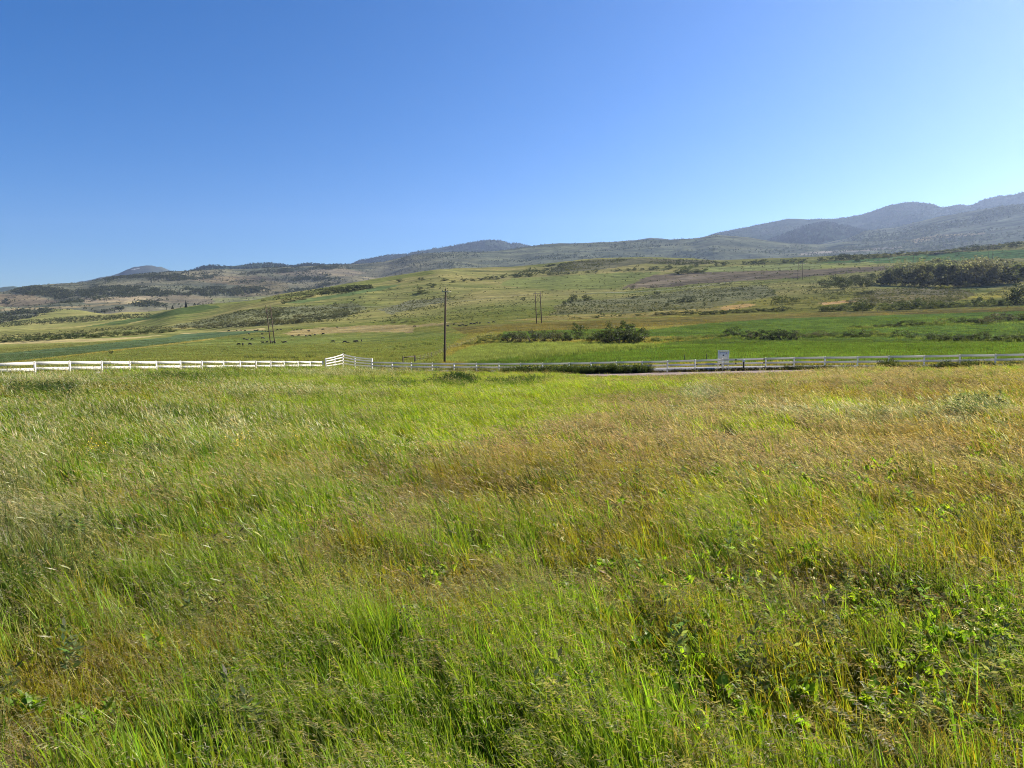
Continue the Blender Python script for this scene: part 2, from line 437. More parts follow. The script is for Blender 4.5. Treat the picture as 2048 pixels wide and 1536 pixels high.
# fields on the valley floor and the middle hill: outline (traced on the ground), colour
FIELDS = [
    # pale tall grass between the fence and the willow hedge
    ([(880, 722), (940, 694), (1000, 684), (1310, 686), (1330, 694), (1150, 706), (1000, 721), (930, 727)], (0.165, 0.215, 0.075), 1.8),
    ([(1290, 700), (1330, 686), (1440, 676), (1640, 668), (2300, 645), (2300, 705), (1500, 705)], (0.088, 0.135, 0.036), 0.8),
    # bright green field behind the road
    ([(930, 727), (1060, 713), (1180, 704), (1320, 693), (1536, 685), (1800, 686), (2300, 688), (2300, 722), (1400, 727), (1200, 731), (930, 735)], (0.095, 0.158, 0.032), 0.6),
    # lusher upper fields
    ([(1270, 672), (1300, 660), (1400, 648), (1536, 638), (1700, 633), (2048, 622), (2300, 615), (2300, 655), (2048, 682), (1700, 678), (1400, 674)], (0.098, 0.155, 0.040), 0.8),
    ([(1000, 676), (1010, 662), (1100, 657), (1270, 655), (1300, 662), (1270, 680)], (0.10, 0.155, 0.035), 1.0),
    ([(900, 655), (1050, 646), (1200, 640), (1536, 628), (1800, 621), (2048, 614), (2300, 607), (2300, 615), (2048, 622), (1700, 633), (1536, 638), (1270, 656), (1000, 664), (930, 668)], (0.165, 0.145, 0.05), 0.8),
    # teal crop strip on the left
    ([(-420, 716), (0, 707), (175, 691), (375, 667), (512, 661.5), (560, 662), (512, 665), (425, 676), (250, 697), (125, 712), (0, 727), (-420, 748)], (0.084, 0.124, 0.060), 0.4),
    # straw-coloured edges
    ([(-420, 698), (0, 683.5), (250, 675), (425, 664), (520, 656), (540, 660), (512, 661), (375, 666), (250, 679), (0, 694), (-420, 708)], (0.31, 0.26, 0.12), 1.0),
    ([(-420, 704), (0, 689), (200, 683), (330, 672), (360, 668), (330, 675), (175, 690), (0, 706), (-420, 716)], (0.15, 0.16, 0.05), 1.0),
    ([(0, 728), (125, 713), (250, 698), (425, 677), (430, 679), (250, 700.5), (125, 715), (0, 730)], (0.27, 0.24, 0.07), 0.3),
    ([(560, 668), (587, 661), (640, 655), (725, 651), (837, 649), (895, 646), (935, 646), (890, 650), (832, 655), (827, 665), (687, 665), (600, 672)], (0.285, 0.235, 0.115), 2.5),
    # dark green wedge and strips climbing the middle hill
    ([(130, 660), (250, 640), (375, 614), (425, 607), (440, 615), (375, 626), (275, 643), (200, 660)], (0.078, 0.108, 0.036), 1.2),
    ([(0, 662), (130, 657), (250, 648), (300, 650), (200, 663), (0, 672)], (0.155, 0.155, 0.05), 1.5),
    ([(560, 606), (620, 597), (687, 587), (762, 572), (806, 570), (762, 580), (687, 593), (605, 606)], (0.105, 0.145, 0.055), 0.6),
    ([(400, 608), (520, 598), (600, 584), (700, 567), (800, 551), (860, 541), (870, 546), (780, 562), (690, 578), (600, 594), (500, 606), (420, 611)], (0.15, 0.165, 0.05), 1.0),
    # ploughed field
    ([(1236, 577), (1299, 552), (1349, 547), (1449, 543.5), (1536, 541.5), (1636, 539), (1800, 531), (1930, 527), (1930, 534), (1761, 541), (1661, 550), (1536, 559), (1399, 566.5), (1324, 575)], (0.145, 0.120, 0.082), 1.6),
    ([(1270, 572), (1310, 559), (1400, 551), (1480, 549), (1420, 556), (1330, 568)], (0.20, 0.165, 0.115), 3.0),
    # top fields at the right
    ([(1560, 531), (1700, 521), (1861, 507), (2048, 499), (2300, 490), (2300, 508), (2048, 516), (1861, 523), (1740, 528)], (0.10, 0.165, 0.06), 0.8),
    ([(1560, 541), (1600, 528), (1740, 524), (1760, 528), (1640, 537)], (0.22, 0.24, 0.075), 0.8),
    ([(1000, 570), (1024, 557), (1100, 553), (1230, 546), (1330, 543), (1290, 555), (1230, 577), (1100, 580)], (0.165, 0.185, 0.06), 1.2),
    ([(1400, 545), (1410, 535), (1536, 530), (1640, 526), (1640, 538), (1536, 540)], (0.21, 0.23, 0.085), 0.8),
    # dry patches
    ([(1419, 616), (1491, 606), (1511, 611), (1449, 621)], (0.40, 0.28, 0.12), 2.0),
    ([(1636, 606), (1723, 599), (1733, 602), (1648, 610)], (0.42, 0.29, 0.15), 1.5),
    ([(1170, 611), (1225, 604), (1220, 610), (1175, 615)], (0.34, 0.27, 0.10), 2.0),
    ([(1000, 642), (1100, 632), (1290, 625), (1440, 613), (1440, 622), (1290, 634), (1100, 641)], (0.27, 0.235, 0.09), 1.5),
    ([(1890, 599), (1950, 588), (2020, 578), (2048, 576), (2048, 592), (1960, 600)], (0.24, 0.22, 0.06), 1.5),
    # sage slopes (greyer)
    ([(1090, 630), (1130, 600), (1230, 598), (1380, 580), (1530, 570), (1560, 590), (1400, 618), (1250, 626)], (0.165, 0.165, 0.085), 2.5),
    ([(1690, 602), (1760, 578), (1900, 574), (1960, 590), (1900, 604), (1780, 608)], (0.165, 0.15, 0.085), 2.0),
    ([(340, 655), (400, 640), (480, 622), (600, 612), (700, 606), (740, 618), (690, 636), (560, 650), (430, 656)], (0.165, 0.17, 0.085), 2.5),
    ([(760, 620), (820, 604), (880, 594), (900, 600), (850, 614), (790, 628)], (0.16, 0.16, 0.09), 2.5),
    ([(1100, 545), (1120, 527), (1180, 519), (1300, 516), (1300, 525), (1200, 540)], (0.13, 0.125, 0.07), 1.5),
    ([(1290, 527), (1300, 518), (1430, 521), (1440, 527), (1360, 530)], (0.135, 0.125, 0.07), 1.5),
]

def ground_colour(x, y, z):
    px, py = to_pix(x, y, z)
    r = np.hypot(x, y)
    n1 = fbm(x / 40, y / 40, 21, 4); n2 = fbm(x / 9, y / 9, 22, 3); n3 = fbm(x / 160, y / 160, 23, 4)
    jx = (n1 - 0.5) * 2; jy = (n2 - 0.5) * 2
    # open hillside: olive pasture blending with straw
    c = np.array((0.185, 0.190, 0.055)) + (n3[:, None] - 0.5) * np.array((0.10, 0.05, 0.02)) * 1.6 + (n2[:, None] - 0.5) * np.array((0.10, 0.08, 0.03))
    hill = sstep(480, 760, r)[:, None]
    ns = fbm(x / 150, y / 22, 24, 4)
    c = c * (1 - hill) + hill * (np.array((0.255, 0.245, 0.088)) + (n1[:, None] - 0.5) * np.array((0.16, 0.10, 0.05)) + (n3[:, None] - 0.5) * np.array((0.14, 0.07, 0.04)) + (ns[:, None] - 0.5) * np.array((0.22, 0.15, 0.08)))
    # cattle pasture at the left: a fresher green
    past = in_poly(px, py, [(-400, 760), (0, 730), (250, 700), (430, 678), (560, 672), (690, 666), (830, 664), (940, 668), (900, 690), (880, 730), (900, 760)])
    c[past] = np.array((0.165, 0.195, 0.058)) + (n2[past, None] - 0.5) * np.array((0.07, 0.06, 0.02)) + (n1[past, None] - 0.5) * np.array((0.07, 0.045, 0.02))
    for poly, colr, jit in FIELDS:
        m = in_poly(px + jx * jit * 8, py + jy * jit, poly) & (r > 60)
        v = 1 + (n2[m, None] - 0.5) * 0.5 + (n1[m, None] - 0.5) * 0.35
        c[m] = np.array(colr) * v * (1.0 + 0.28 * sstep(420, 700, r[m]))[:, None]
    # soil and thatch under the meadow
    near = (r < 60) | (py > 742)
    th = np.array((0.085, 0.068, 0.032)) + (n2[:, None] - 0.5) * np.array((0.05, 0.04, 0.02))
    c[near] = th[near]
    return np.clip(c, 0.005, 0.8)

def grid_faces(nt, nr, wrap=False):
    i = np.arange(nt - 1)[:, None]; j = np.arange(nr - 1)[None]
    a = i * nr + j
    return np.stack([a, a + nr, a + nr + 1, a + 1], -1).reshape(-1, 4)

def build_ground():
    th = np.concatenate([np.linspace(-PI, rad(-44), 30, endpoint=False), np.linspace(rad(-44), rad(44), 1150), np.linspace(rad(44), PI, 31)[1:]])
    r = np.concatenate([[0.3], np.geomspace(1.0, 60, 70), np.geomspace(60.5, 4000, 560)])
    T, R = np.meshgrid(th, r, indexing='ij')
    x = (np.sin(T) * R).ravel(); y = (np.cos(T) * R).ravel()
    z = ground_z(x, y)
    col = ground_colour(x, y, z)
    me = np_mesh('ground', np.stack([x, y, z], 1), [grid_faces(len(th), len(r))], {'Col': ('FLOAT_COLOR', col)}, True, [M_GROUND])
    o = add_obj('ground', me)
    tag(o, 'rolling ranch land of meadow, green and tan fields and a broad grassy hill', 'ground', kind='structure')
build_ground()

# ------------------------------------------------------------------ far hills and mountains
def range_sheet(name, label, mat, prof, base_py, r0, r1, r2, colour, amp, nscale, seed, ncol=700, nrow=110, smooth_base=None, power=0.8):
    """prof: skyline [(px,py)], rises from r0 (photo row base_py) to its crest at r1 and falls behind to r2"""
    prof = np.array(prof, float)
    pxs = np.linspace(prof[0, 0], prof[-1, 0], ncol)
    crest = pchip(prof[:, 0], prof[:, 1], pxs)
    dx, dy, _ = pix_dir(pxs, np.full(ncol, 600.0)); th = np.arctan2(dx, dy)
    def tanel(p, q):
        a, b, c = pix_dir(p, q); return c / np.hypot(a, b)
    te1 = tanel(pxs, crest); te0 = tanel(pxs, np.full(ncol, float(base_py)))
    n1 = int(nrow * 0.72)
    rr = np.concatenate([np.geomspace(r0, r1, n1), np.geomspace(r1, r2, nrow - n1 + 1)[1:]])
    s = np.clip((rr - r0) / (r1 - r0), 0, 1)
    x = np.sin(th)[:, None] * rr[None]; y = np.cos(th)[:, None] * rr[None]
    el = te0[:, None] + (te1 - te0)[:, None] * (s ** power)[None]
    z = CAMZ + el * rr[None]
    back = sstep(r1, r2, rr)[None]
    zc = CAMZ + te1[:, None] * r1
    z = np.where(rr[None] > r1, zc * (1 - back) + (-60) * back, z)
    env = (np.sin(np.clip(s, 0, 1) * PI) ** 0.6)[None] * np.ones_like(z)
    rid = 1 - np.abs(fbm(x / nscale, y / nscale, seed, 4, 0.45) - 0.5) * 2
    z = z + (rid - 0.72) * amp * env + (fbm(x / nscale * 4, y / nscale * 4, seed + 5, 4) - 0.5) * amp * 0.22 * env
    # clip the relief below the crest line, seen from the valley
    lim = te1[:, None] - 0.0006 - 0.012 * (1 - s)[None]
    zz = CAMZ + lim * rr[None]
    z = np.where((rr[None] < r1 * 0.995) & (z > zz), zz + (z - zz) * 0.12, z)
    # tiny raggedness of the skyline
    z += ((fbm(x / 60, y / 60, seed + 9, 3) - 0.5) * (r1 / 1462) * 2.2) * sstep(0.8, 1.0, s)[None]
    X, Y, Z = x.ravel(), y.ravel(), z.ravel()
    col = colour(X, Y, Z)
    me = np_mesh(name, np.stack([X, Y, Z], 1), [grid_faces(ncol, nrow)], {'Col': ('FLOAT_COLOR', col)}, True, [mat])
    o = add_obj(name, me)
    tag(o, label, 'hills' if 'hill' in name else 'mountain', kind='structure')
    return dict(th=th, rr=rr, z=z, px=pxs)

def sheet_z(S, x, y):
    th = np.arctan2(x, y); r = np.hypot(x, y)
    i = np.clip(np.searchsorted(S['th'], th) - 1, 0, len(S['th']) - 2); j = np.clip(np.searchsorted(S['rr'], r) - 1, 0, len(S['rr']) - 2)
    a = np.clip((th - S['th'][i]) / (S['th'][i + 1] - S['th'][i]), 0, 1); b = np.clip((r - S['rr'][j]) / (S['rr'][j + 1] - S['rr'][j]), 0, 1)
    z = S['z']
    return (z[i, j] * (1 - a) + z[i + 1, j] * a) * (1 - b) + (z[i, j + 1] * (1 - a) + z[i + 1, j + 1] * a) * b

HILL_TAN = [
    ([(537, 547), (612, 539), (687, 536), (735, 546), (700, 553), (600, 553)], (0.28, 0.235, 0.155)),
    ([(162, 597), (250, 592), (318, 590), (300, 597), (250, 603), (170, 606)], (0.34, 0.275, 0.175)),
    ([(270, 604), (330, 590), (360, 587), (420, 594), (470, 600), (440, 608), (340, 606)], (0.255, 0.215, 0.14)),
    ([(-300, 620), (0, 616), (150, 611), (300, 600), (300, 604), (150, 615), (0, 621), (-300, 628)], (0.36, 0.29, 0.16)),
    ([(-100, 600), (0, 588), (60, 590), (120, 604), (60, 612), (-100, 614)], (0.25, 0.20, 0.125)),
    ([(380, 560), (430, 553), (520, 553), (560, 560), (470, 570)], (0.22, 0.18, 0.11)),
    ([(460, 575), (520, 562), (580, 566), (560, 590), (480, 600)], (0.21, 0.18, 0.105)),
    ([(420, 598), (520, 591), (560, 590), (500, 600), (430, 606)], (0.27, 0.27, 0.12)),
    ([(1600, 506), (1700, 500), (1800, 493), (1800, 497), (1700, 505), (1600, 511)], (0.42, 0.36, 0.26)),
    ([(1810, 482), (1880, 470), (1970, 466), (1975, 469), (1890, 475), (1830, 486)], (0.42, 0.34, 0.19)),
    ([(1700, 475), (1780, 466), (1850, 466), (1800, 472), (1720, 480)], (0.25, 0.26, 0.15)),
]
def hill_col(x, y, z):
    px, py = to_pix(x, y, z)
    n = fbm(x / 500, y / 500, 41, 5); n2 = fbm(x / 120, y / 120, 42, 4)
    c = np.array((0.165, 0.163, 0.108)) + (n[:, None] - 0.5) * np.array((0.16, 0.10, 0.06)) + (n2[:, None] - 0.5) * np.array((0.10, 0.08, 0.05))
    right = sstep(720, 980, px)[:, None]
    c = c * (1 - right) + right * (np.array((0.165, 0.180, 0.115)) + (n2[:, None] - 0.5) * np.array((0.11, 0.10, 0.06)))
    for poly, colr in HILL_TAN:
        m = in_poly(px + (n2 - .5) * 20, py + (n - .5) * 5, poly)
        c[m] = np.array(colr) * np.array((0.84, 0.87, 0.9)) * (0.85 + 0.3 * n2[m, None])
    return np.clip(c, 0.01, 0.7)

def mount_col(x, y, z):
    n = fbm(x / 700, y / 700, 51, 5); n2 = fbm(x / 90, y / 90, 52, 4)
    c = np.array((0.062, 0.085, 0.044)) + (n[:, None] - 0.5) * np.array((0.05, 0.045, 0.03)) + (n2[:, None] - 0.5) * np.array((0.06, 0.06, 0.035))
    return np.clip(c, 0.01, 0.7)

def snow_col(x, y, z):
    c = mount_col(x, y, z) * 0.8 + np.array((0.022, 0.022, 0.042))  # bluish cast mixed into the rock colour to stand in for distance haze
    px, py = to_pix(x, y, z)
    n = fbm(x / 160, y / 160, 61, 5); n2 = fbm(x / 900, y / 300, 62, 3)
    m = (n * 0.6 + n2 * 0.4 > 0.525) & (px > 262) & (px < 330) & (py < 549)
    c[m] = (0.55, 0.55, 0.58)
    return c

HILL_PROF = [(-420, 600), (-100, 588), (0, 584), (50, 574), (100, 568.5), (170, 563.5), (210, 556.5), (260, 551), (300, 546), (400, 540.5), (512, 537), (600, 533), (700, 528.5),
             (760, 524.5), (800, 516.5), (840, 508), (920, 503.5), (980, 503), (1010, 500), (1060, 492), (1085, 489), (1120, 487), (1200, 485), (1270, 480.5), (1300, 480), (1380, 477.5),
             (1430, 471), (1480, 473.5), (1540, 482.5), (1600, 488), (1640, 489.5), (1680, 484), (1760, 482), (1850, 478), (1950, 466), (2048, 452), (2500, 430)]
S_HILL = range_sheet('hills', 'rolling sage and scrub covered foothills behind the valley', M_HILL, HILL_PROF, 645, 2100, 4300, 6000, hill_col, 75, 620, 71, ncol=1000, nrow=190)
SPUR_PROF = [(1560, 520), (1640, 488), (1691, 477), (1726, 462), (1786, 455), (1824, 445), (1911, 427), (1980, 416), (2048, 407.5), (2200, 392), (2500, 372)]
S_SPUR = range_sheet('hill_spur', 'long bare spur climbing to the right below the mountain', M_HILL, SPUR_PROF, 560, 3000, 5200, 6500, hill_col, 60, 620, 83, ncol=420, nrow=130, power=0.9)
RM_PROF = [(1380, 500), (1419, 470), (1449, 462), (1536, 445.5), (1574, 438), (1611, 439.5), (1648, 438.5), (1711, 431), (1748, 419), (1773, 411), (1813, 405), (1848, 407), (1878, 415), (1911, 409.5), (1928, 411.5),
           (1961, 399), (1986, 394), (2011, 391.5), (2036, 384.5), (2060, 383), (2200, 370), (2500, 380)]
S_RM = range_sheet('mountain', 'hazy blue forested mountain with rounded summits at the right', M_MOUNT, RM_PROF, 520, 5400, 8200, 10500, mount_col, 150, 900, 91, ncol=600, nrow=130)
KN_PROF = [(1490, 500), (1540, 478), (1580, 461), (1620, 449), (1643, 445.5), (1680, 451), (1725, 461), (1780, 470), (1850, 480)]
S_KN = range_sheet('mountain', 'dark rounded forested knoll in front of the hazy right hand mountain', M_MOUNT, KN_PROF, 520, 5000, 6400, 7600, mount_col, 60, 600, 97, ncol=220, nrow=90)
MM_PROF = [(640, 545), (707, 527), (724, 520), (737, 518.5), (750, 514.5), (774, 511), (812, 508.5), (834, 503.5), (887, 495), (937, 486), (960, 482.5), (977, 480), (1000, 481), (1024, 487), (1037, 487), (1053, 491), (1090, 500), (1140, 512)]
S_MM = range_sheet('mountain', 'blue distant mountain rising above the foothills near the picture centre', M_MOUNT, MM_PROF, 570, 6500, 9200, 11500, mount_col, 90, 900, 101, ncol=360, nrow=90)
GP_PROF = [(1200, 492), (1250, 484), (1276, 479.5), (1300, 475.5), (1330, 478), (1370, 484), (1420, 492)]
range_sheet('mountain', 'small far green summit peeping over the foothill crest', M_MOUNT, GP_PROF, 540, 5500, 7600, 9000, mount_col, 30, 700, 107, ncol=160, nrow=70)
LR_PROF = [(300, 556), (345, 543.5), (370, 545), (390, 539), (412, 532.5), (425, 531), (450, 533), (490, 529.5), (512, 527), (540, 526), (560, 528), (585, 531), (605, 528.5), (620, 527), (660, 529.5), (700, 529), (760, 536), (840, 550)]
S_LR = range_sheet('mountain', 'low dark wooded ridge along the skyline left of the twin poles', M_MOUNT, LR_PROF, 570, 5200, 6800, 8300, mount_col, 40, 700, 113, ncol=300, nrow=80)
SP_PROF = [(150, 566), (200, 556), (240, 546.5), (255, 540), (275, 534), (300, 530.5), (312, 532), (325, 534.5), (345, 542), (365, 545), (420, 552)]
range_sheet('mountain', 'small far peak with streaks of snow on the left skyline', M_MOUNT, SP_PROF, 590, 8500, 10800, 12600, snow_col, 50, 800, 127, ncol=260, nrow=90)
FL_PROF = [(-420, 586), (-60, 580), (0, 576), (25, 573), (45, 576), (90, 582), (140, 590)]
range_sheet('mountain', 'faint blue ridge at the far left edge of the skyline', M_MOUNT, FL_PROF, 610, 8500, 10500, 12000, mount_col, 40, 800, 131, ncol=160, nrow=70)

# ------------------------------------------------------------------ plants: builders returning (V, quads, bc, seed)
def rand_quads(C, size, asp=1.0, up=0.0):
    """leaf faces centred on C with random orientation"""
    n = len(C)
    a = RNG.normal(size=(n, 3)); a[:, 2] *= (1 - up); a /= np.linalg.norm(a, axis=1)[:, None]
    b = RNG.normal(size=(n, 3)); b -= (b * a).sum(1)[:, None] * a; b /= np.linalg.norm(b, axis=1)[:, None]
    s = (size * RNG.uniform(0.6, 1.4, n))[:, None]
    A = a * s * asp; B = b * s
    V = np.stack([C - A * 0.5, C + B * 0.5, C + A * 0.5, C - B * 0.5], 1).reshape(-1, 3)
    Q = np.arange(4 * n).reshape(n, 4)
    return V, Q

def crown_pts(n, rx, ry, z0, z1, nclump, seed, flat=0.0):
    g = np.random.default_rng(seed)
    cz = (z0 + z1) / 2; rz = (z1 - z0) / 2
    d = g.normal(size=(nclump, 3)); d /= np.linalg.norm(d, axis=1)[:, None]
    rr = g.uniform(0.35, 0.92, nclump) ** 0.7
    c = d * rr[:, None] * np.array((rx, ry, rz)) + np.array((0, 0, cz))
    w = g.uniform(0.16, 0.34, nclump)
    k = g.integers(0, nclump, n)
    e = g.normal(size=(n, 3)); e /= np.linalg.norm(e, axis=1)[:, None]
    e *= (g.uniform(0.2, 1.0, n) ** 0.45)[:, None]
    P = c[k] + e * (w[k][:, None] * np.array((rx, ry, rz)) * 1.25)
    P[:, 2] = np.abs(P[:, 2])
    return P, k, g

def shrub_mesh(n, rx, ry, h, leaf, seed, col, var=0.25, nclump=12, z0=0.0):
    P, k, g = crown_pts(n, rx, ry, z0, h, nclump, seed)
    V, Q = rand_quads(P, leaf)
    tone = g.uniform(1 - var, 1 + var, nclump)[k] * g.uniform(0.8, 1.2, n)
    bc = np.repeat(np.array(col)[None] * tone[:, None], 4, 0)
    return V, Q, bc, np.zeros(len(V))

def conifer_mesh(n, h, r, leaf, seed, col):
    g = np.random.default_rng(seed)
    z = h * (1 - g.uniform(0, 1, n) ** 0.55) * 0.97 + 0.03 * h
    lay = np.sin(z / h * 2 * PI * 6) * 0.18 + 0.82
    rr = r * (1 - z / h) * lay * g.uniform(0.3, 1.0, n) ** 0.5
    a = g.uniform(0, 2 * PI, n)
    P = np.stack([np.cos(a) * rr, np.sin(a) * rr, z], 1)
    V, Q = rand_quads(P, leaf, 1.3)
    bc = np.repeat(np.array(col)[None] * g.uniform(0.7, 1.3, n)[:, None], 4, 0)
    return V, Q, bc, np.zeros(len(V))

def ribbons(base, dirxy, h, lean, w, nseg, col, tipcol=None, droop=0.25, seedv=0.0):
    """curved tapering blades.  base (n,3) dirxy (n,2) unit lean direction"""
    n = len(base)
    t = np.linspace(0, 1, nseg + 1)
    hx = lean[:, None] * h[:, None] * t[None] ** 1.9
    z = h[:, None] * (t[None] - droop * lean[:, None] * t[None] ** 3)
    P = np.empty((n, nseg + 1, 3))
    P[..., 0] = base[:, 0, None] + dirxy[:, 0, None] * hx
    P[..., 1] = base[:, 1, None] + dirxy[:, 1, None] * hx
    P[..., 2] = base[:, 2, None] + z
    yaw = RNG.uniform(0, PI, n)
    side = np.stack([np.cos(yaw), np.sin(yaw), np.zeros(n)], 1)
    ww = w[:, None] * (1 - t[None] ** 2.2 * 0.93) * (0.65 + 0.35 * np.minimum(t[None] * 5, 1))
    L = P - side[:, None] * ww[..., None] / 2; R = P + side[:, None] * ww[..., None] / 2
    V = np.stack([L, R], 2).reshape(n, -1, 3)
    m = 2 * (nseg + 1)
    q = np.array([(2 * i, 2 * i + 1, 2 * i + 3, 2 * i + 2) for i in range(nseg)])
    Q = (q[None] + (np.arange(n) * m)[:, None, None]).reshape(-1, 4)
    c = np.repeat(col[:, None], m, 1)
    if tipcol is not None:
        tt = np.repeat(t, 2)[None, :, None] ** 2
        c = c * (1 - tt) + tipcol[:, None] * tt
    return V.reshape(-1, 3), Q, c.reshape(-1, 3), np.full(n * m, seedv), P

def spikelets(C, D, length, width, col, seedv=1.0):
    """pointed diamonds at C along direction D"""
    n = len(C)
    D = D / np.linalg.norm(D, axis=1)[:, None]
    b = RNG.normal(size=(n, 3)); b -= (b * D).sum(1)[:, None] * D; b /= np.linalg.norm(b, axis=1)[:, None]
    A = D * length[:, None]; B = b * width[:, None]
    V = np.stack([C, C + A * 0.45 + B * 0.5, C + A, C + A * 0.45 - B * 0.5], 1).reshape(-1, 3)
    return V, np.arange(4 * n).reshape(n, 4), np.repeat(col, 4, 0), np.full(4 * n, seedv)

def join(parts):
    V, Q, B, S = [], [], [], []; o = 0
    for p in parts:
        V.append(p[0]); Q.append(p[1] + o); B.append(p[2]); S.append(p[3]); o += len(p[0])
    return np.vstack(V), np.vstack(Q), np.vstack(B), np.concatenate(S)

def cvar(n, s=0.25, hue=0.12):
    v = RNG.uniform(1 - s, 1 + s, n)[:, None] * (1 + RNG.normal(size=(n, 3)) * np.array((hue, hue * 0.5, hue * 0.6)))
    return np.clip(v, 0.2, 2.2)

def lean_dirs(n, wind=0.8):
    d = np.stack([-wind + RNG.normal(0, 0.55, n), RNG.normal(0, 0.5, n)], 1)
    return d / (np.linalg.norm(d, axis=1)[:, None] + 1e-6)

def disc(n, r):
    a = RNG.uniform(0, 2 * PI, n); q = r * np.sqrt(RNG.uniform(0, 1, n))
    return np.stack([np.cos(a) * q, np.sin(a) * q, np.zeros(n)], 1)

def tuft_green(n, r, h0, h1, w=0.0120):
    b = disc(n, r); h = RNG.uniform(h0, h1, n)
    c = cvar(n, 0.42)
    V, Q, B, S, P = ribbons(b, lean_dirs(n), h, RNG.uniform(0.04, 0.42, n), RNG.uniform(0.5, 1.5, n) * w, 4, c, c * np.array((1.25, 1.12, 0.9)))
    return V, Q, B, S

def tuft_under(n, r):
    """short dry thatch and new shoots at the foot"""
    b = disc(n, r); c = cvar(n, 0.35)
    V, Q, B, S, P = ribbons(b, lean_dirs(n, 0.2), RNG.uniform(0.08, 0.25, n), RNG.uniform(0.3, 1.3, n), np.full(n, 0.006), 3, c)
    sd = np.repeat((RNG.uniform(0, 1, n) < 0.5).astype(float), 8)
    return V, Q, B, sd

def tuft_brome(ng, ns, r, h0, h1):
    parts = [tuft_green(ng, r, h0 * 0.45, h1 * 0.72)]
    b = disc(ns, r); h = RNG.uniform(h0, h1, ns); d = lean_dirs(ns, 1.3); ln = RNG.uniform(0.3, 0.8, ns)
    c = cvar(ns, 0.2)
    V, Q, B, S, P = ribbons(b, d, h, ln, np.full(ns, 0.003), 5, c, None, 0.3, 0.45)
    parts.append((V, Q, B, S))
    # nodding one-sided panicle
    CC, DD, cc = [], [], []
    for i in range(ns):
        tip = P[i, -1]; pre = P[i, -2]; ax = tip - pre
        m = RNG.integers(11, 18)
        for k in range(m):
            t = k / m
            CC.append(pre + ax * (0.35 + 0.85 * t) + RNG.normal(0, 0.006, 3))
            dd = np.array((d[i, 0] * 0.9, d[i, 1] * 0.9, 0.25 - 1.1 * t * RNG.uniform(0.3, 1))) + RNG.normal(0, 0.2, 3)
            DD.append(dd); cc.append(cvar(1, 0.2, 0.05)[0])
    m = len(CC)
    parts.append(spikelets(np.array(CC), np.array(DD), RNG.uniform(0.020, 0.040, m), RNG.uniform(0.003, 0.0052, m), np.array(cc)))
    return join(parts)

def tuft_cheat(ns, r, h0, h1):
    """fine dry annual grass with open drooping heads"""
    b = disc(ns, r); h = RNG.uniform(h0, h1, ns); d = lean_dirs(ns, 0.9); ln = RNG.uniform(0.15, 0.7, ns)
    c = cvar(ns, 0.25)
    V, Q, B, S, P = ribbons(b, d, h, ln, np.full(ns, 0.0028), 4, c, None, 0.3, 0.55)
    parts = [(V, Q, B, S)]
    CC, DD, cc = [], [], []
    for i in range(ns):
        tip = P[i, -1]; pre = P[i, -2]; ax = tip - pre
        col = cvar(1, 0.25, 0.08)[0]
        for k in range(RNG.integers(6, 11)):
            CC.append(pre + ax * RNG.uniform(0.2, 1.1) + RNG.normal(0, 0.012, 3))
            DD.append(np.array((d[i, 0] * 0.6, d[i, 1] * 0.6, -0.5)) + RNG.normal(0, 0.32, 3)); cc.append(col)
    m = len(CC)
    parts.append(spikelets(np.array(CC), np.array(DD), RNG.uniform(0.013, 0.030, m), RNG.uniform(0.0019, 0.0036, m), np.array(cc)))
    nb = ns // 3
    b = disc(nb, r); c = cvar(nb)
    V, Q, B, S, P = ribbons(b, lean_dirs(nb), RNG.uniform(h0 * 0.4, h1 * 0.7, nb), RNG.uniform(0.2, 0.8, nb), np.full(nb, 0.0045), 3, c, None)
    parts.append((V, Q, B, S))
    return join(parts)

def tuft_far(n, r, h0, h1, w, heads, hl, hw, sd=0.0):
    """coarser clump for the far sward: bundled blades and whole flower heads"""
    parts = []
    if n:
        b = disc(n, r); c = cvar(n, 0.35)
        V, Q, B, S, P = ribbons(b, lean_dirs(n), RNG.uniform(h0, h1, n), RNG.uniform(0.12, 0.6, n), RNG.uniform(0.6, 1.5, n) * w, 3, c, c * np.array((1.25, 1.12, 0.9)))
        parts.append((V, Q, B, S + sd))
    if heads:
        b = disc(heads, r); d = lean_dirs(heads, 1.3); c = cvar(heads, 0.3, 0.07)
        V, Q, B, S, P = ribbons(b, d, RNG.uniform(h0 * 1.1, h1 * 1.35, heads), RNG.uniform(0.3, 0.8, heads), np.full(heads, 0.004), 3, c, None, 0.3, 0.6)
        parts.append((V, Q, B, S))
        for k in range(2):
            D = (P[:, -1] - P[:, -2]); D /= np.linalg.norm(D, axis=1)[:, None]
            D = D + RNG.normal(0, 0.25, (heads, 3)); D[:, 2] -= 0.25 * k
            parts.append(spikelets(P[:, -1] - D * hl * 0.4, D, RNG.uniform(0.6, 1.3, heads) * hl, RNG.uniform(0.6, 1.4, heads) * hw, c))
    return join(parts)

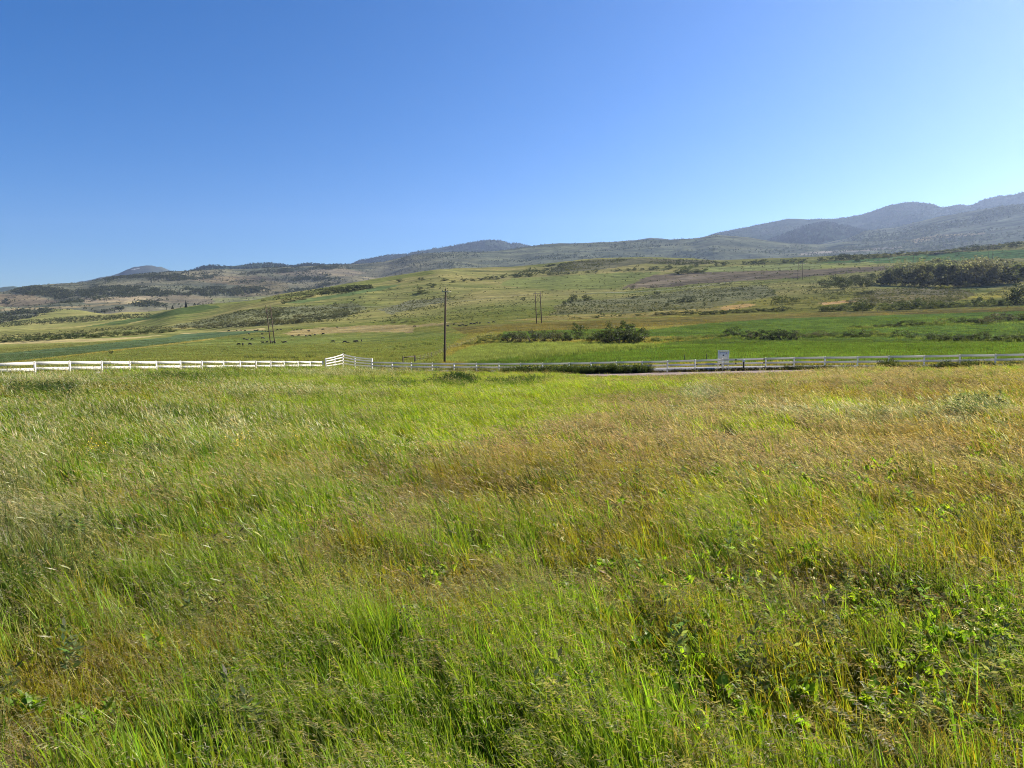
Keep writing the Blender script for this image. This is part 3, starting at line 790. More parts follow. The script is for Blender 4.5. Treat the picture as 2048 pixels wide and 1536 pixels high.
def forb(nst, r, h0, h1, leaf):
    """upright leafy stems (grey green weeds)"""
    b = disc(nst, r); h = RNG.uniform(h0, h1, nst)
    V, Q, B, S, P = ribbons(b, lean_dirs(nst, 0.3), h, RNG.uniform(0.0, 0.35, nst), np.full(nst, 0.006), 4, cvar(nst, 0.15))
    parts = [(V, Q, B, S)]
    CC, DD = [], []
    for i in range(nst):
        m = int(h[i] / 0.02)
        for k in range(m):
            t = RNG.uniform(0.12, 1.0)
            q = t * 4; a = min(int(q), 3); p = P[i, a] + (P[i, a + 1] - P[i, a]) * (q - a)
            g = RNG.uniform(0, 2 * PI)
            CC.append(p); DD.append((math.cos(g), math.sin(g), RNG.uniform(-0.1, 0.9)))
    m = len(CC)
    L = RNG.uniform(0.6, 1.3, m) * leaf
    parts.append(spikelets(np.array(CC), np.array(DD), L, L * RNG.uniform(0.22, 0.4, m), cvar(m, 0.25), 0.0))
    return join(parts)

def dock(nl, L0, L1, wd=0.42):
    """rosette of broad upright leaves"""
    parts = []
    for i in range(nl):
        a = RNG.uniform(0, 2 * PI); L = RNG.uniform(L0, L1); W = L * wd * RNG.uniform(0.75, 1.2)
        rise = RNG.uniform(0.55, 1.25); bend = RNG.uniform(0.2, 0.9)
        ts = np.linspace(0, 1, 7)
        out = L * (0.25 * ts + bend * 0.6 * ts ** 2); zz = L * rise * (ts - 0.32 * bend * ts ** 2.6) + 0.05
        wv = W * 0.5 * np.sin(np.clip(ts * 1.03, 0, 1) * PI) ** 0.75 * (1 - 0.35 * ts)
        wv[0] = 0.004; wv = np.maximum(wv, 0.003)
        cx = np.cos(a) * out; cy = np.sin(a) * out
        sx, sy = -np.sin(a), np.cos(a)
        fold = 0.25 * wv + 0.006 * np.sin(ts * 19 + i)
        Lf = np.stack([cx + sx * wv, cy + sy * wv, zz + fold], 1); Rt = np.stack([cx - sx * wv, cy - sy * wv, zz + fold], 1)
        Md = np.stack([cx, cy, zz], 1)
        V = np.stack([Lf, Md, Rt], 1).reshape(-1, 3)
        Q = []
        for k in range(6):
            Q += [(3 * k, 3 * k + 1, 3 * k + 4, 3 * k + 3), (3 * k + 1, 3 * k + 2, 3 * k + 5, 3 * k + 4)]
        o = disc(1, 0.06)[0]
        parts.append((V + o, np.array(Q), np.repeat(cvar(1, 0.22), len(V), 0), np.zeros(len(V))))
    return join(parts)

def umbel(nst, r, h0, h1):
    """flat-topped flower heads on stems"""
    b = disc(nst, r); h = RNG.uniform(h0, h1, nst)
    V, Q, B, S, P = ribbons(b, lean_dirs(nst, 0.3), h, RNG.uniform(0, 0.3, nst), np.full(nst, 0.005), 4, cvar(nst, 0.15))
    parts = [(V, Q, B, S)]
    C = []
    for i in range(nst):
        m = RNG.integers(9, 15); e = disc(m, RNG.uniform(0.012, 0.028)); e[:, 2] += RNG.normal(0, 0.006, m)
        C.append(P[i, -1] + e)
    C = np.vstack(C)
    V, Q = rand_quads(C, 0.008, 1.0, 0.0)
    parts.append((V, Q, np.repeat(cvar(len(C), 0.15, 0.04), 4, 0), np.ones(len(V))))
    return join(parts)

# ------------------------------------------------------------------ scatter: one object = plants + a cloud of places, instanced by geometry nodes
def scatter(name, label, cat, variants, pts, var, scl, rot, tint, tint2, mat):
    nv = len(variants); V, Q, B, S, K = [], [], [], [], []; o = 0
    for k, v in enumerate(variants):
        V.append(v[0]); Q.append(v[1] + o); B.append(v[2]); S.append(v[3]); K.append(np.full(len(v[0]), k)); o += len(v[0])
    n = len(pts)
    V.append(pts); B.append(np.zeros((n, 3))); S.append(np.zeros(n)); K.append(np.full(n, -1))
    z3 = np.zeros((o, 3))
    attrs = {
        'bc': ('FLOAT_COLOR', np.vstack(B)), 'seed': ('FLOAT', np.concatenate(S)), 'species': ('INT', np.concatenate(K)),
        'pick': ('INT', np.concatenate([np.full(o, -2), var])),
        'psize': ('FLOAT_VECTOR', np.vstack([z3 + 1, scl if scl.ndim == 2 else np.repeat(scl[:, None], 3, 1)])),
        'pturn': ('FLOAT_VECTOR', np.vstack([z3, rot])),
        'tint': ('FLOAT_COLOR', np.vstack([z3, tint])), 'tint2': ('FLOAT_COLOR', np.vstack([z3, tint2])),
    }
    me = np_mesh(name, np.vstack(V), [np.vstack(Q)], attrs, False, [mat])
    ob = add_obj(name, me); tag(ob, label, cat, kind='stuff')
    ng = bpy.data.node_groups.new(name + '_growth', 'GeometryNodeTree')
    ng.interface.new_socket('Geometry', in_out='INPUT', socket_type='NodeSocketGeometry')
    ng.interface.new_socket('Geometry', in_out='OUTPUT', socket_type='NodeSocketGeometry')
    gi = ng.nodes.new('NodeGroupInput'); go = ng.nodes.new('NodeGroupOutput')
    def attr(nm, dt):
        a = ng.nodes.new('GeometryNodeInputNamedAttribute'); a.data_type = dt; a.inputs[0].default_value = nm
        return a.outputs[0]
    def cmp(val, k):
        c = ng.nodes.new('FunctionNodeCompare'); c.data_type = 'INT'; c.operation = 'EQUAL'
        ins = [s for s in c.inputs if s.type == 'INT']
        ng.links.new(val, ins[0]); ins[1].default_value = k
        return c.outputs[0]
    def sep(k):
        s = ng.nodes.new('GeometryNodeSeparateGeometry'); s.domain = 'POINT'
        ng.links.new(gi.outputs[0], s.inputs[0]); ng.links.new(cmp(attr('species', 'INT'), k), s.inputs[1])
        return s.outputs[0]
    places = sep(-1)
    jn = ng.nodes.new('GeometryNodeJoinGeometry')
    for k in range(nv):
        ip = ng.nodes.new('GeometryNodeInstanceOnPoints')
        ng.links.new(places, ip.inputs['Points']); ng.links.new(cmp(attr('pick', 'INT'), k), ip.inputs['Selection'])
        ng.links.new(sep(k), ip.inputs['Instance'])
        er = ng.nodes.new('FunctionNodeEulerToRotation'); ng.links.new(attr('pturn', 'FLOAT_VECTOR'), er.inputs[0])
        ng.links.new(er.outputs[0], ip.inputs['Rotation']); ng.links.new(attr('psize', 'FLOAT_VECTOR'), ip.inputs['Scale'])
        ng.links.new(ip.outputs[0], jn.inputs[0])
    ng.links.new(jn.outputs[0], go.inputs[0])
    md = ob.modifiers.new('growth', 'NODES'); md.node_group = ng
    return ob

def yaw_only(n, spread=PI):
    r = np.zeros((n, 3)); r[:, 2] = RNG.uniform(-spread, spread, n); return r

# ------------------------------------------------------------------ white fences: lines on the ground
LF_A, LF_B = np.array((-33.2, 51.0)), np.array((-22.7, 88.0))
RF_A, RF_B = np.array((-16.9, 92.0)), np.array((41.5, 63.0))

def line_at_px(A, B, px):
    t = (px - CX) / F / CP            # x / y on level ground (close enough to the ground row)
    d = B - A
    k = (t * A[1] - A[0]) / (d[0] - t * d[1])
    return A + d * k

def sd_line(x, y, A, B):
    d = (B - A) / np.linalg.norm(B - A)
    return (x - A[0]) * d[1] - (y - A[1]) * d[0]     # >0 to the right of A->B

# ------------------------------------------------------------------ the meadow
#  kinds of sward: leaf tint, seed-head tint, share of (leafy, brome, cheatgrass, forb), height
SWARD = {
    'green':  ((0.104, 0.190, 0.036), (0.36, 0.33, 0.16), (0.72, 0.20, 0.06, 0.02), 1.0),
    'lime':   ((0.152, 0.248, 0.036), (0.38, 0.36, 0.15), (0.90, 0.06, 0.04, 0.0), 0.85),
    'deep':   ((0.060, 0.115, 0.028), (0.30, 0.28, 0.15), (0.85, 0.05, 0.02, 0.08), 1.1),
    'pale':   ((0.125, 0.165, 0.050), (0.48, 0.45, 0.28), (0.42, 0.50, 0.05, 0.03), 1.1),
    'olive':  ((0.145, 0.165, 0.035), (0.36, 0.29, 0.14), (0.55, 0.12, 0.28, 0.05), 0.85),
    'tan':    ((0.158, 0.165, 0.056), (0.40, 0.325, 0.205), (0.12, 0.12, 0.72, 0.04), 0.85),
    'gold':   ((0.210, 0.180, 0.040), (0.46, 0.36, 0.13), (0.25, 0.10, 0.62, 0.03), 0.85),
    'red':    ((0.170, 0.155, 0.055), (0.41, 0.305, 0.20), (0.10, 0.05, 0.82, 0.03), 0.8),
    'brown':  ((0.130, 0.120, 0.045), (0.30, 0.205, 0.115), (0.20, 0.10, 0.65, 0.05), 0.8),
    'silver': ((0.190, 0.215, 0.140), (0.46, 0.45, 0.36), (0.20, 0.40, 0.10, 0.30), 1.0),
    'weed':   ((0.125, 0.155, 0.065), (0.33, 0.30, 0.18), (0.35, 0.08, 0.12, 0.45), 0.95),
}
CLS = list(SWARD)
#  where each grows: ellipse seen at photo px, kind, strength
PATCH = [
    (60, 765, 160, 8, 'pale', 2), (100, 788, 70, 14, 'deep', 2.5), (300, 775, 160, 12, 'olive', 1.5), (370, 757, 80, 9, 'deep', 2.5), (470, 751, 80, 5, 'deep', 2),
    (560, 756, 220, 9, 'lime', 1.6), (690, 747, 120, 5, 'pale', 2), (770, 766, 60, 9, 'deep', 2.5), (850, 772, 180, 14, 'lime', 4), (1000, 752, 250, 7, 'lime', 1.6),
    (915, 764, 36, 7, 'deep', 12), (1030, 766, 42, 6, 'deep', 4), (1130, 775, 150, 20, 'lime', 4), (1260, 770, 120, 16, 'lime', 1.6), (1390, 760, 60, 10, 'lime', 1.6),
    (250, 795, 220, 25, 'olive', 1.2), (200, 840, 300, 50, 'green', 1.0), (250, 850, 300, 60, 'pale', 0.5), (650, 787, 160, 12, 'pale', 1.6), (420, 805, 120, 10, 'tan', 1.0),
    (330, 833, 120, 16, 'deep', 1.6), (560, 818, 200, 22, 'lime', 1.6), (640, 828, 260, 24, 'green', 2.0), (800, 806, 170, 22, 'lime', 2.0), (1000, 822, 190, 34, 'lime', 5),
    (830, 858, 190, 28, 'lime', 3.6), (900, 800, 260, 30, 'lime', 1.6), (1000, 790, 60, 12, 'silver', 0.9), (1030, 812, 60, 8, 'green', 1.5),
    (500, 855, 200, 25, 'pale', 0.8), (760, 886, 130, 10, 'silver', 0.9), (740, 906, 70, 14, 'deep', 2.2), (330, 918, 90, 14, 'deep', 1.6), (120, 930, 160, 40, 'deep', 0.8),
    (150, 900, 220, 60, 'green', 1.0), (500, 900, 220, 40, 'olive', 0.9), (560, 945, 180, 22, 'tan', 1.4), (800, 945, 180, 28, 'tan', 1.0), (850, 925, 200, 30, 'olive', 0.8),
    (980, 885, 110, 16, 'red', 2.2), (1120, 850, 130, 25, 'red', 1.8), (1220, 815, 130, 22, 'red', 1.0), (1270, 800, 110, 16, 'tan', 1.2), (1300, 860, 180, 40, 'tan', 1.6),
    (1130, 905, 200, 30, 'olive', 1.1), (1250, 900, 220, 30, 'brown', 0.9), (1500, 890, 260, 36, 'red', 0.9), (1540, 900, 420, 70, 'tan', 1.6), (1800, 880, 300, 70, 'tan', 1.5),
    (1400, 795, 200, 24, 'tan', 1.3), (1700, 758, 420, 18, 'tan', 2.2), (1850, 775, 190, 18, 'brown', 2.4), (2040, 770, 120, 25, 'olive', 1.2), (1600, 775, 140, 10, 'olive', 1.0),
    (1520, 845, 86, 14, 'lime', 5), (1690, 805, 50, 9, 'lime', 3.5), (1690, 790, 60, 8, 'olive', 1.5), (1412, 783, 42, 9, 'silver', 3), (1560, 822, 150, 6, 'silver', 1.0), (1740, 826, 100, 9, 'silver', 1.3),
    (1830, 812, 90, 16, 'weed', 1.3), (1940, 812, 50, 22, 'silver', 1.8), (1930, 840, 110, 12, 'silver', 1.0), (1780, 868, 130, 18, 'gold', 2.0), (1950, 870, 130, 30, 'gold', 0.9),
    (1850, 905, 160, 20, 'brown', 0.8), (1830, 930, 120, 30, 'weed', 1.0), (2000, 905, 60, 30, 'silver', 1.3), (1400, 975, 170, 50, 'lime', 1.6), (1500, 985, 140, 40, 'green', 1.0),
    (1130, 960, 240, 50, 'olive', 1.4), (1000, 1000, 200, 60, 'tan', 0.7), (1700, 1000, 250, 60, 'olive', 1.4), (1950, 1000, 180, 60, 'brown', 0.9), (1750, 960, 200, 30, 'tan', 0.8),
    (80, 1020, 150, 55, 'pale', 2.2), (130, 1080, 120, 50, 'pale', 1.3), (60, 1150, 180, 50, 'deep', 1.2), (200, 1080, 260, 60, 'green', 1.0), (300, 980, 200, 50, 'olive', 1.0),
    (480, 1010, 60, 20, 'lime', 1.5), (400, 1030, 70, 14, 'deep', 1.5), (500, 1060, 250, 40, 'olive', 1.0), (620, 1090, 220, 60, 'tan', 1.2), (640, 1150, 180, 50, 'red', 0.5),
    (1000, 1050, 170, 60, 'green', 1.2), (960, 1100, 200, 50, 'weed', 0.7), (1180, 1080, 240, 70, 'olive', 1.3), (1330, 1130, 200, 60, 'tan', 0.8), (760, 1050, 130, 60, 'tan', 0.7),
    (1650, 1100, 260, 70, 'olive', 1.6), (1900, 1120, 200, 80, 'olive', 1.0), (1850, 1060, 260, 70, 'weed', 1.0), (1600, 1200, 260, 60, 'tan', 0.9), (1550, 1050, 260, 60, 'green', 0.7),
    (150, 1230, 200, 60, 'weed', 1.2), (330, 1270, 200, 70, 'olive', 1.2), (560, 1210, 130, 80, 'gold', 1.0), (440, 1190, 180, 40, 'tan', 1.1), (800, 1180, 180, 60, 'olive', 1.2),
    (1000, 1210, 240, 40, 'tan', 1.3), (1150, 1230, 250, 60, 'olive', 1.1), (240, 1400, 180, 80, 'red', 1.1), (100, 1450, 200, 90, 'tan', 1.3), (350, 1480, 180, 80, 'tan', 0.8), (230, 1350, 220, 90, 'olive', 0.8),
    (640, 1360, 170, 130, 'green', 2.5), (600, 1480, 200, 90, 'pale', 0.35), (950, 1380, 330, 170, 'green', 4.5), (900, 1440, 400, 120, 'lime', 0.4), (1300, 1400, 260, 160, 'green', 3.2), (1350, 1440, 220, 120, 'lime', 1.6),
    (850, 1480, 300, 80, 'deep', 0.7), (1400, 1250, 200, 60, 'olive', 1.0), (1700, 1280, 260, 90, 'olive', 1.6), (1650, 1260, 200, 70, 'weed', 0.9), (1800, 1400, 260, 130, 'olive', 1.5),
    (1750, 1430, 200, 90, 'lime', 0.6), (1950, 1230, 160, 70, 'brown', 1.0), (1980, 1430, 140, 110, 'gold', 0.7), (1600, 1480, 180, 70, 'weed', 0.8),
]

for _c in ('green', 'lime', 'deep', 'olive', 'weed'):
    SWARD[_c] = (tuple(np.array(SWARD[_c][0]) * np.array((1.66, 1.50, 0.70))),) + SWARD[_c][1:]

def sward_pick(x, y):
    z = ground_z(x, y) + 0.3
    px, py = to_pix(x, y, z)
    r = np.hypot(x, y)
    n = len(x)
    na = fbm(x / 3.1, y / 3.1, 201, 4) - 0.5; nb = fbm(x / 3.1 + 40, y / 3.1, 202, 4) - 0.5
    # the boundaries wander by a couple of metres on the ground
    wob = F / np.maximum(r, 4)
    jx = px + na * 3.4 * wob; jy = py + nb * 0.9 * wob * np.clip(CAMZ / np.maximum(r, 4) * 2.5, 0.06, 1)
    W = np.zeros((n, len(CLS)))
    left = sstep(1000, 700, jx)
    low = sstep(1150, 1300, py)
    base = {'green': 0.24 + 0.5 * left * (1 - low) + 0.2 * low, 'pale': 0.04 + 0.09 * left * (1 - low), 'olive': 0.25 + 0.1 * low, 'tan': 0.10 + 0.25 * (1 - left) * (1 - low),
            'weed': 0.06 + 0.06 * low, 'red': 0.05, 'gold': 0.03, 'deep': 0.06, 'lime': 0.04, 'brown': 0.04, 'silver': 0.02}
    for k, c in enumerate(CLS): W[:, k] = base[c]
    for cx, cy, rx, ry, c, s in PATCH:
        d = ((jx - cx) / rx) ** 2 + ((jy - cy) / ry) ** 2
        W[:, CLS.index(c)] += s * np.exp(-0.9 * d ** 1.4)
    # clumpiness: each kind comes and goes over a metre or so
    for k in range(len(CLS)):
        W[:, k] *= 0.25 + 1.5 * sstep(0.32, 0.68, fbm(x / 0.9 + k * 31, y / 0.9 - k * 17, 300 + k, 3))
    W **= 1.5
    W /= W.sum(1)[:, None]
    u = RNG.uniform(0, 1, n)[:, None]
    return np.minimum((np.cumsum(W, 1) < u).sum(1), len(CLS) - 1), px, py

VAR_G = [tuft_green(34, 0.2, 0.28, 0.52), tuft_green(30, 0.2, 0.34, 0.60), tuft_green(38, 0.19, 0.24, 0.46), join([tuft_green(24, 0.2, 0.25, 0.45), tuft_under(30, 0.2)])]
VAR_B = [tuft_brome(20, 12, 0.2, 0.5, 0.8), tuft_brome(26, 8, 0.2, 0.45, 0.75), tuft_brome(16, 16, 0.22, 0.45, 0.8)]
VAR_C = [tuft_cheat(34, 0.2, 0.25, 0.48), tuft_cheat(44, 0.22, 0.22, 0.42), join([tuft_cheat(30, 0.2, 0.3, 0.5), tuft_under(20, 0.2)])]
VAR_GF = [tuft_far(22, 0.2, 0.28, 0.52, 0.020, 2, 0.10, 0.012), tuft_far(18, 0.2, 0.34, 0.6, 0.022, 3, 0.10, 0.012), tuft_far(26, 0.2, 0.25, 0.46, 0.017, 1, 0.1, 0.012)]
VAR_BF = [tuft_far(12, 0.2, 0.3, 0.55, 0.014, 9, 0.15, 0.014), tuft_far(14, 0.2, 0.3, 0.5, 0.016, 7, 0.14, 0.015)]
VAR_CF = [tuft_far(9, 0.2, 0.24, 0.42, 0.012, 20, 0.075, 0.012), tuft_far(7, 0.2, 0.22, 0.4, 0.012, 26, 0.065, 0.010), join([tuft_far(10, 0.2, 0.25, 0.4, 0.013, 14, 0.08, 0.013), tuft_under(14, 0.2)])]
VAR_F = [forb(7, 0.14, 0.3, 0.55, 0.034), forb(5, 0.12, 0.25, 0.5, 0.042), forb(9, 0.16, 0.25, 0.45, 0.026)]

def polar_points(bands, thmax=rad(42)):
    P = []
    for r0, r1, dens in bands:
        n = int(thmax * (r1 * r1 - r0 * r0) * dens)
        r = np.sqrt(RNG.uniform(r0 * r0, r1 * r1, n)); t = RNG.uniform(-thmax, thmax, n)
        P.append(np.stack([np.sin(t) * r, np.cos(t) * r], 1))
    return np.vstack(P)

def in_meadow(x, y):
    ok = sd_line(x, y, LF_A, LF_B) > -0.6
    d = sd_line(x, y, RF_A, RF_B)
    t = x / np.maximum(y, 1)
    margin = 0.6 + 5.0 * sstep(0.06, 0.14, t) * (1 - 0.55 * sstep(0.36, 0.46, t))
    return ok & (d > margin + (fbm(x / 2.5, y / 2.5, 77, 3) - 0.5) * 2.0 * (margin > 2))

def build_meadow():
    P = polar_points([(1.2, 8, 140), (8, 15, 80), (15, 30, 34), (30, 60, 13), (60, 98, 9)])
    # the meadow goes on to both sides and behind
    S = np.vstack([polar_points([(1.2, 10, 60), (10, 22, 26)], PI), polar_points([(22, 48, 10), (48, 75, 6)], rad(75))])
    S = S[np.abs(np.arctan2(S[:, 0], S[:, 1])) > rad(42)]
    P = np.vstack([P, S])
    x, y = P[:, 0], P[:, 1]
    k = in_meadow(x, y); x, y = x[k], y[k]
    cls, px, py = sward_pick(x, y)
    n = len(x)
    # here and there the sward thins out and the soil shows
    bare = fbm(x / 1.6, y / 1.6, 401, 3)
    clump = fbm(x / 0.46, y / 0.46, 403, 2)
    keep = ((bare > 0.30) | (RNG.uniform(0, 1, n) < 0.35)) & (RNG.uniform(0, 1, n) < 0.24 + 0.76 * sstep(0.36, 0.56, clump))
    x, y, cls, px, py = x[keep], y[keep], cls[keep], px[keep], py[keep]; n = len(x)
    r = np.hypot(x, y)
    T1 = np.array([SWARD[c][0] for c in CLS])[cls]; T2 = np.array([SWARD[c][1] for c in CLS])[cls]
    PR = np.array([SWARD[c][2] for c in CLS])[cls]; HS = np.array([SWARD[c][3] for c in CLS])[cls]
    form = (np.cumsum(PR, 1) < RNG.uniform(0, 1, n)[:, None]).sum(1)
    ALL = [VAR_G, VAR_B, VAR_C, VAR_F, VAR_GF, VAR_BF, VAR_CF]
    sizes = [len(v) for v in ALL]; offs = np.cumsum([0] + sizes)
    form = np.minimum(form, 3)
    far = (RNG.uniform(0, 1, n) < np.where(form == 1, sstep(11, 22, r), sstep(5.5, 13, r))) & (form < 3)
    form = np.where(far, form + 4, form)
    var = np.array([offs[f] + RNG.integers(0, sizes[f]) for f in form])
    jit = 1 + RNG.normal(0, 0.10, (n, 1)) + (fbm(x / 6, y / 6, 411, 3)[:, None] - 0.5) * 0.5
    T1 = np.clip(T1 * jit * (1 + RNG.normal(0, 0.05, (n, 3))), 0.01, 0.8); T2 = np.clip(T2 * jit * (1 + RNG.normal(0, 0.04, (n, 3))), 0.01, 0.8)
    hz = HS * (0.62 + 0.76 * fbm(x / 0.9, y / 0.9, 425, 3)) * RNG.uniform(0.75, 1.2, n) * (0.75 + 0.5 * fbm(x / 4, y / 4, 421, 3))
    tt = x / np.maximum(y, 1); low = sstep(0.04, 0.12, tt) * (1 - sstep(0.36, 0.46, tt)) * (1 - sstep(9, 14, sd_line(x, y, RF_A, RF_B)))
    hz *= 1 - 0.76 * low
    hz *= 1 + 0.55 * (1 - sstep(1.0, 5.0, sd_line(x, y, LF_A, LF_B)))
    wide = RNG.uniform(0.85, 1.2, n) * (1 + 0.55 * sstep(12, 50, r))
    scl = np.stack([wide, wide, hz], 1)
    rot = yaw_only(n, 0.6); rot[:, 0] = RNG.normal(0, 0.06, n); rot[:, 1] = RNG.normal(-0.06, 0.08, n)
    z = ground_z(x, y) - 0.015
    scatter('grass', 'tall wind-blown meadow of green grass, pale brome and dry cheatgrass', 'grass',
            sum(ALL, []), np.stack([x, y, z], 1), var, scl, rot, T1, T2, M_GRASS)
build_meadow()

def build_weeds():
    """broad-leaved weeds and white-headed flowers scattered through the grass"""
    V = [dock(8, 0.05, 0.10, 0.5), dock(7, 0.06, 0.12, 0.48), dock(10, 0.045, 0.085, 0.55), umbel(6, 0.12, 0.35, 0.6), forb(8, 0.12, 0.25, 0.5, 0.06)]
    spots = [(1000, 1150), (985, 1130), (1170, 1115), (1620, 1155), (1640, 1170), (1610, 1140), (1850, 1105), (1835, 1090), (1630, 1370), (1612, 1355), (1720, 1290), (1740, 1270), (1700, 1255), (1670, 1235),
             (1790, 1370), (1830, 1335), (1880, 1330), (1860, 1390), (1900, 1345), (1750, 1490), (1800, 1500), (1770, 1510), (1730, 1500), (1820, 1440), (1860, 1460), (1400, 1285), (1360, 1250), (1445, 1260),
             (500, 1400), (480, 1420), (980, 1130), (1480, 1060), (1500, 1075), (1700, 960), (1780, 960), (1760, 945), (1880, 1062), (1900, 1050), (1960, 1310), (1990, 1330), (2030, 1310), (2040, 1320), (1600, 980),
             (1850, 1350), (1540, 1320), (1940, 1240), (2010, 1210), (1320, 1200), (1190, 1280), (860, 1200), (870, 1190), (160, 1510), (60, 1480), (1120, 1090), (1440, 950), (1960, 910), (1340, 1250), (1420, 1300)]
    X, Y, K = [], [], []
    for px, py in spots:
        for _ in range(RNG.integers(4, 8)):
            gx, gy, gz = on_ground(px + RNG.normal(0, 14), py + 22 + RNG.normal(0, 10))
            X.append(gx); Y.append(gy); K.append(RNG.integers(0, 3))
    n = 300
    for _ in range(n):
        px = RNG.uniform(1050, 2060); py = RNG.uniform(960, 1560)
        gx, gy, gz = on_ground(px, py); X.append(gx); Y.append(gy); K.append(RNG.choice([0, 1, 2, 0, 4]))
    for _ in range(60):
        gx, gy, gz = on_ground(RNG.uniform(-20, 1000), RNG.uniform(950, 1560)); X.append(gx); Y.append(gy); K.append(RNG.choice([0, 2, 4]))
    for cx, cy, sx, sy, m in [(850, 945, 45, 12, 18), (1500, 1080, 300, 150, 9), (160, 960, 60, 10, 5), (1780, 1180, 150, 120, 6), (60, 1225, 30, 8, 7), (180, 1195, 18, 8, 4), (1000, 1250, 300, 120, 4)]:
        for _ in range(m):
            gx, gy, gz = on_ground(cx + RNG.normal(0, sx), min(cy + RNG.normal(0, sy), 1700)); X.append(gx); Y.append(gy); K.append(3)
    X = np.array(X); Y = np.array(Y); K = np.array(K); n = len(X)
    t1 = np.where((K == 4)[:, None], np.array((0.165, 0.205, 0.085)), np.where((K == 3)[:, None], np.array((0.10, 0.15, 0.05)), np.array((0.22, 0.34, 0.022))))
    t1 = t1 * (1 + RNG.normal(0, 0.14, (n, 1))) * (1 + RNG.normal(0, 0.05, (n, 3)))
    t2 = np.repeat(np.array([(0.68, 0.66, 0.58)]), n, 0)
    yl = (X < 0) & (K == 3) & (np.hypot(X, Y) < 9)
    t2[yl] = (0.55, 0.50, 0.20)
    s = RNG.uniform(0.8, 1.35, n)
    scatter('weeds', 'bright broad-leaved docks, grey forbs and white-topped flowers growing through the grass', 'weeds', V,
            np.stack([X, Y, ground_z(X, Y) + np.where(K < 3, 0.24, 0)], 1), K, s, yaw_only(n), np.clip(t1, 0.01, 0.8), t2, M_WEED)
build_weeds()

def build_rank_grass():
    """knee-high tussocks and leafy growth under the fence and along the verge"""
    V = [forb(14, 0.35, 0.35, 0.75, 0.09), tuft_green(50, 0.35, 0.4, 0.8, 0.012), forb(10, 0.3, 0.3, 0.6, 0.12)]
    X, Y, K, S, T = [], [], [], [], []
    def along(p0, p1, n, back0, back1, s0, s1, tint, ks):
        for _ in range(n):
            px = RNG.uniform(p0, p1); q = line_at_px(RF_A, RF_B, px)
            nrm = np.array((0.446, 0.9)); q = q + nrm * RNG.uniform(back0, back1)
            X.append(q[0]); Y.append(q[1]); K.append(RNG.choice(ks)); S.append(RNG.uniform(s0, s1)); T.append(np.array(tint) * (1 + RNG.normal(0, 0.18)))
    along(1015, 1300, 420, -1.6, 0.6, 0.8, 1.6, (0.050, 0.075, 0.026), (0, 1, 2))
    along(1015, 1300, 180, -0.5, 1.8, 0.8, 1.5, (0.16, 0.19, 0.07), (0, 1))
    along(760, 1015, 240, -0.6, 2.2, 0.7, 1.3, (0.15, 0.16, 0.075), (0, 1))
    along(1300, 1560, 170, -1.2, -0.2, 0.3, 0.6, (0.055, 0.05, 0.03), (0, 2))
    along(1560, 1900, 260, -1.4, -0.1, 0.35, 0.8, (0.075, 0.09, 0.035), (0, 1, 2))
    along(1880, 2300, 260, -1.2, 0.3, 0.6, 1.2, (0.07, 0.095, 0.045), (0, 1, 2))
    along(1760, 1790, 22, -1.2, 0.0, 1.0, 1.5, (0.06, 0.085, 0.035), (0, 1))
    # tussocks in the far part of the meadow
    for cx, cy, sx, sy, m, s0, s1, tint in [(912, 767, 14, 1.5, 120, 0.9, 1.5, (0.022, 0.048, 0.012)), (938, 768, 8, 1, 40, 0.8, 1.2, (0.025, 0.05, 0.014)), (790, 771, 40, 1.5, 60, 0.5, 0.8, (0.04, 0.08, 0.02)), (1030, 769, 30, 1.5, 70, 0.7, 1.1, (0.032, 0.066, 0.016)), (770, 768, 50, 3, 40, 0.5, 0.9, (0.07, 0.13, 0.03)),
                                        (370, 760, 55, 3, 90, 0.6, 1.0, (0.045, 0.085, 0.022)), (100, 790, 45, 5, 90, 0.6, 1.0, (0.045, 0.08, 0.028)), (1945, 828, 18, 8, 22, 0.7, 1.2, (0.10, 0.13, 0.07)),
                                        (1760, 838, 60, 5, 26, 0.5, 0.8, (0.13, 0.155, 0.11)), (470, 754, 50, 2, 30, 0.5, 0.8, (0.07, 0.12, 0.03)), (1060, 762, 20, 2, 30, 0.6, 0.9, (0.04, 0.08, 0.02)), (740, 910, 45, 6, 26, 0.45, 0.7, (0.05, 0.10, 0.025)), (330, 925, 50, 6, 26, 0.4, 0.7, (0.05, 0.095, 0.028)), (400, 1040, 45, 7, 14, 0.35, 0.55, (0.055, 0.095, 0.03)), (1560, 858, 30, 3, 14, 0.4, 0.6, (0.05, 0.075, 0.02)), (980, 1160, 30, 10, 6, 0.35, 0.5, (0.07, 0.12, 0.03)), (60, 1170, 70, 16, 16, 0.45, 0.6, (0.06, 0.10, 0.035)), (1860, 778, 60, 4, 30, 0.4, 0.7, (0.075, 0.075, 0.03)), (2040, 1050, 40, 14, 6, 0.35, 0.5, (0.07, 0.10, 0.035)), (1890, 1085, 20, 8, 4, 0.4, 0.55, (0.06, 0.09, 0.03))]:
        for _ in range(m):
            gx, gy, gz = on_ground(cx + RNG.normal(0, sx), max(cy + RNG.normal(0, sy), 752)); X.append(gx); Y.append(gy); K.append(RNG.choice((0, 1, 1))); S.append(RNG.uniform(s0, s1)); T.append(np.array(tint) * (1 + RNG.normal(0, 0.12)))
    X = np.array(X); Y = np.array(Y); n = len(X)
    T = np.clip(np.array(T), 0.01, 0.6)
    scatter('undergrowth', 'dark leafy weeds and tussocks crowding the foot of the white fence', 'weeds', V, np.stack([X, Y, ground_z(X, Y)], 1), np.array(K), np.array(S), yaw_only(n), T, T * 1.5, M_WEED)
build_rank_grass()

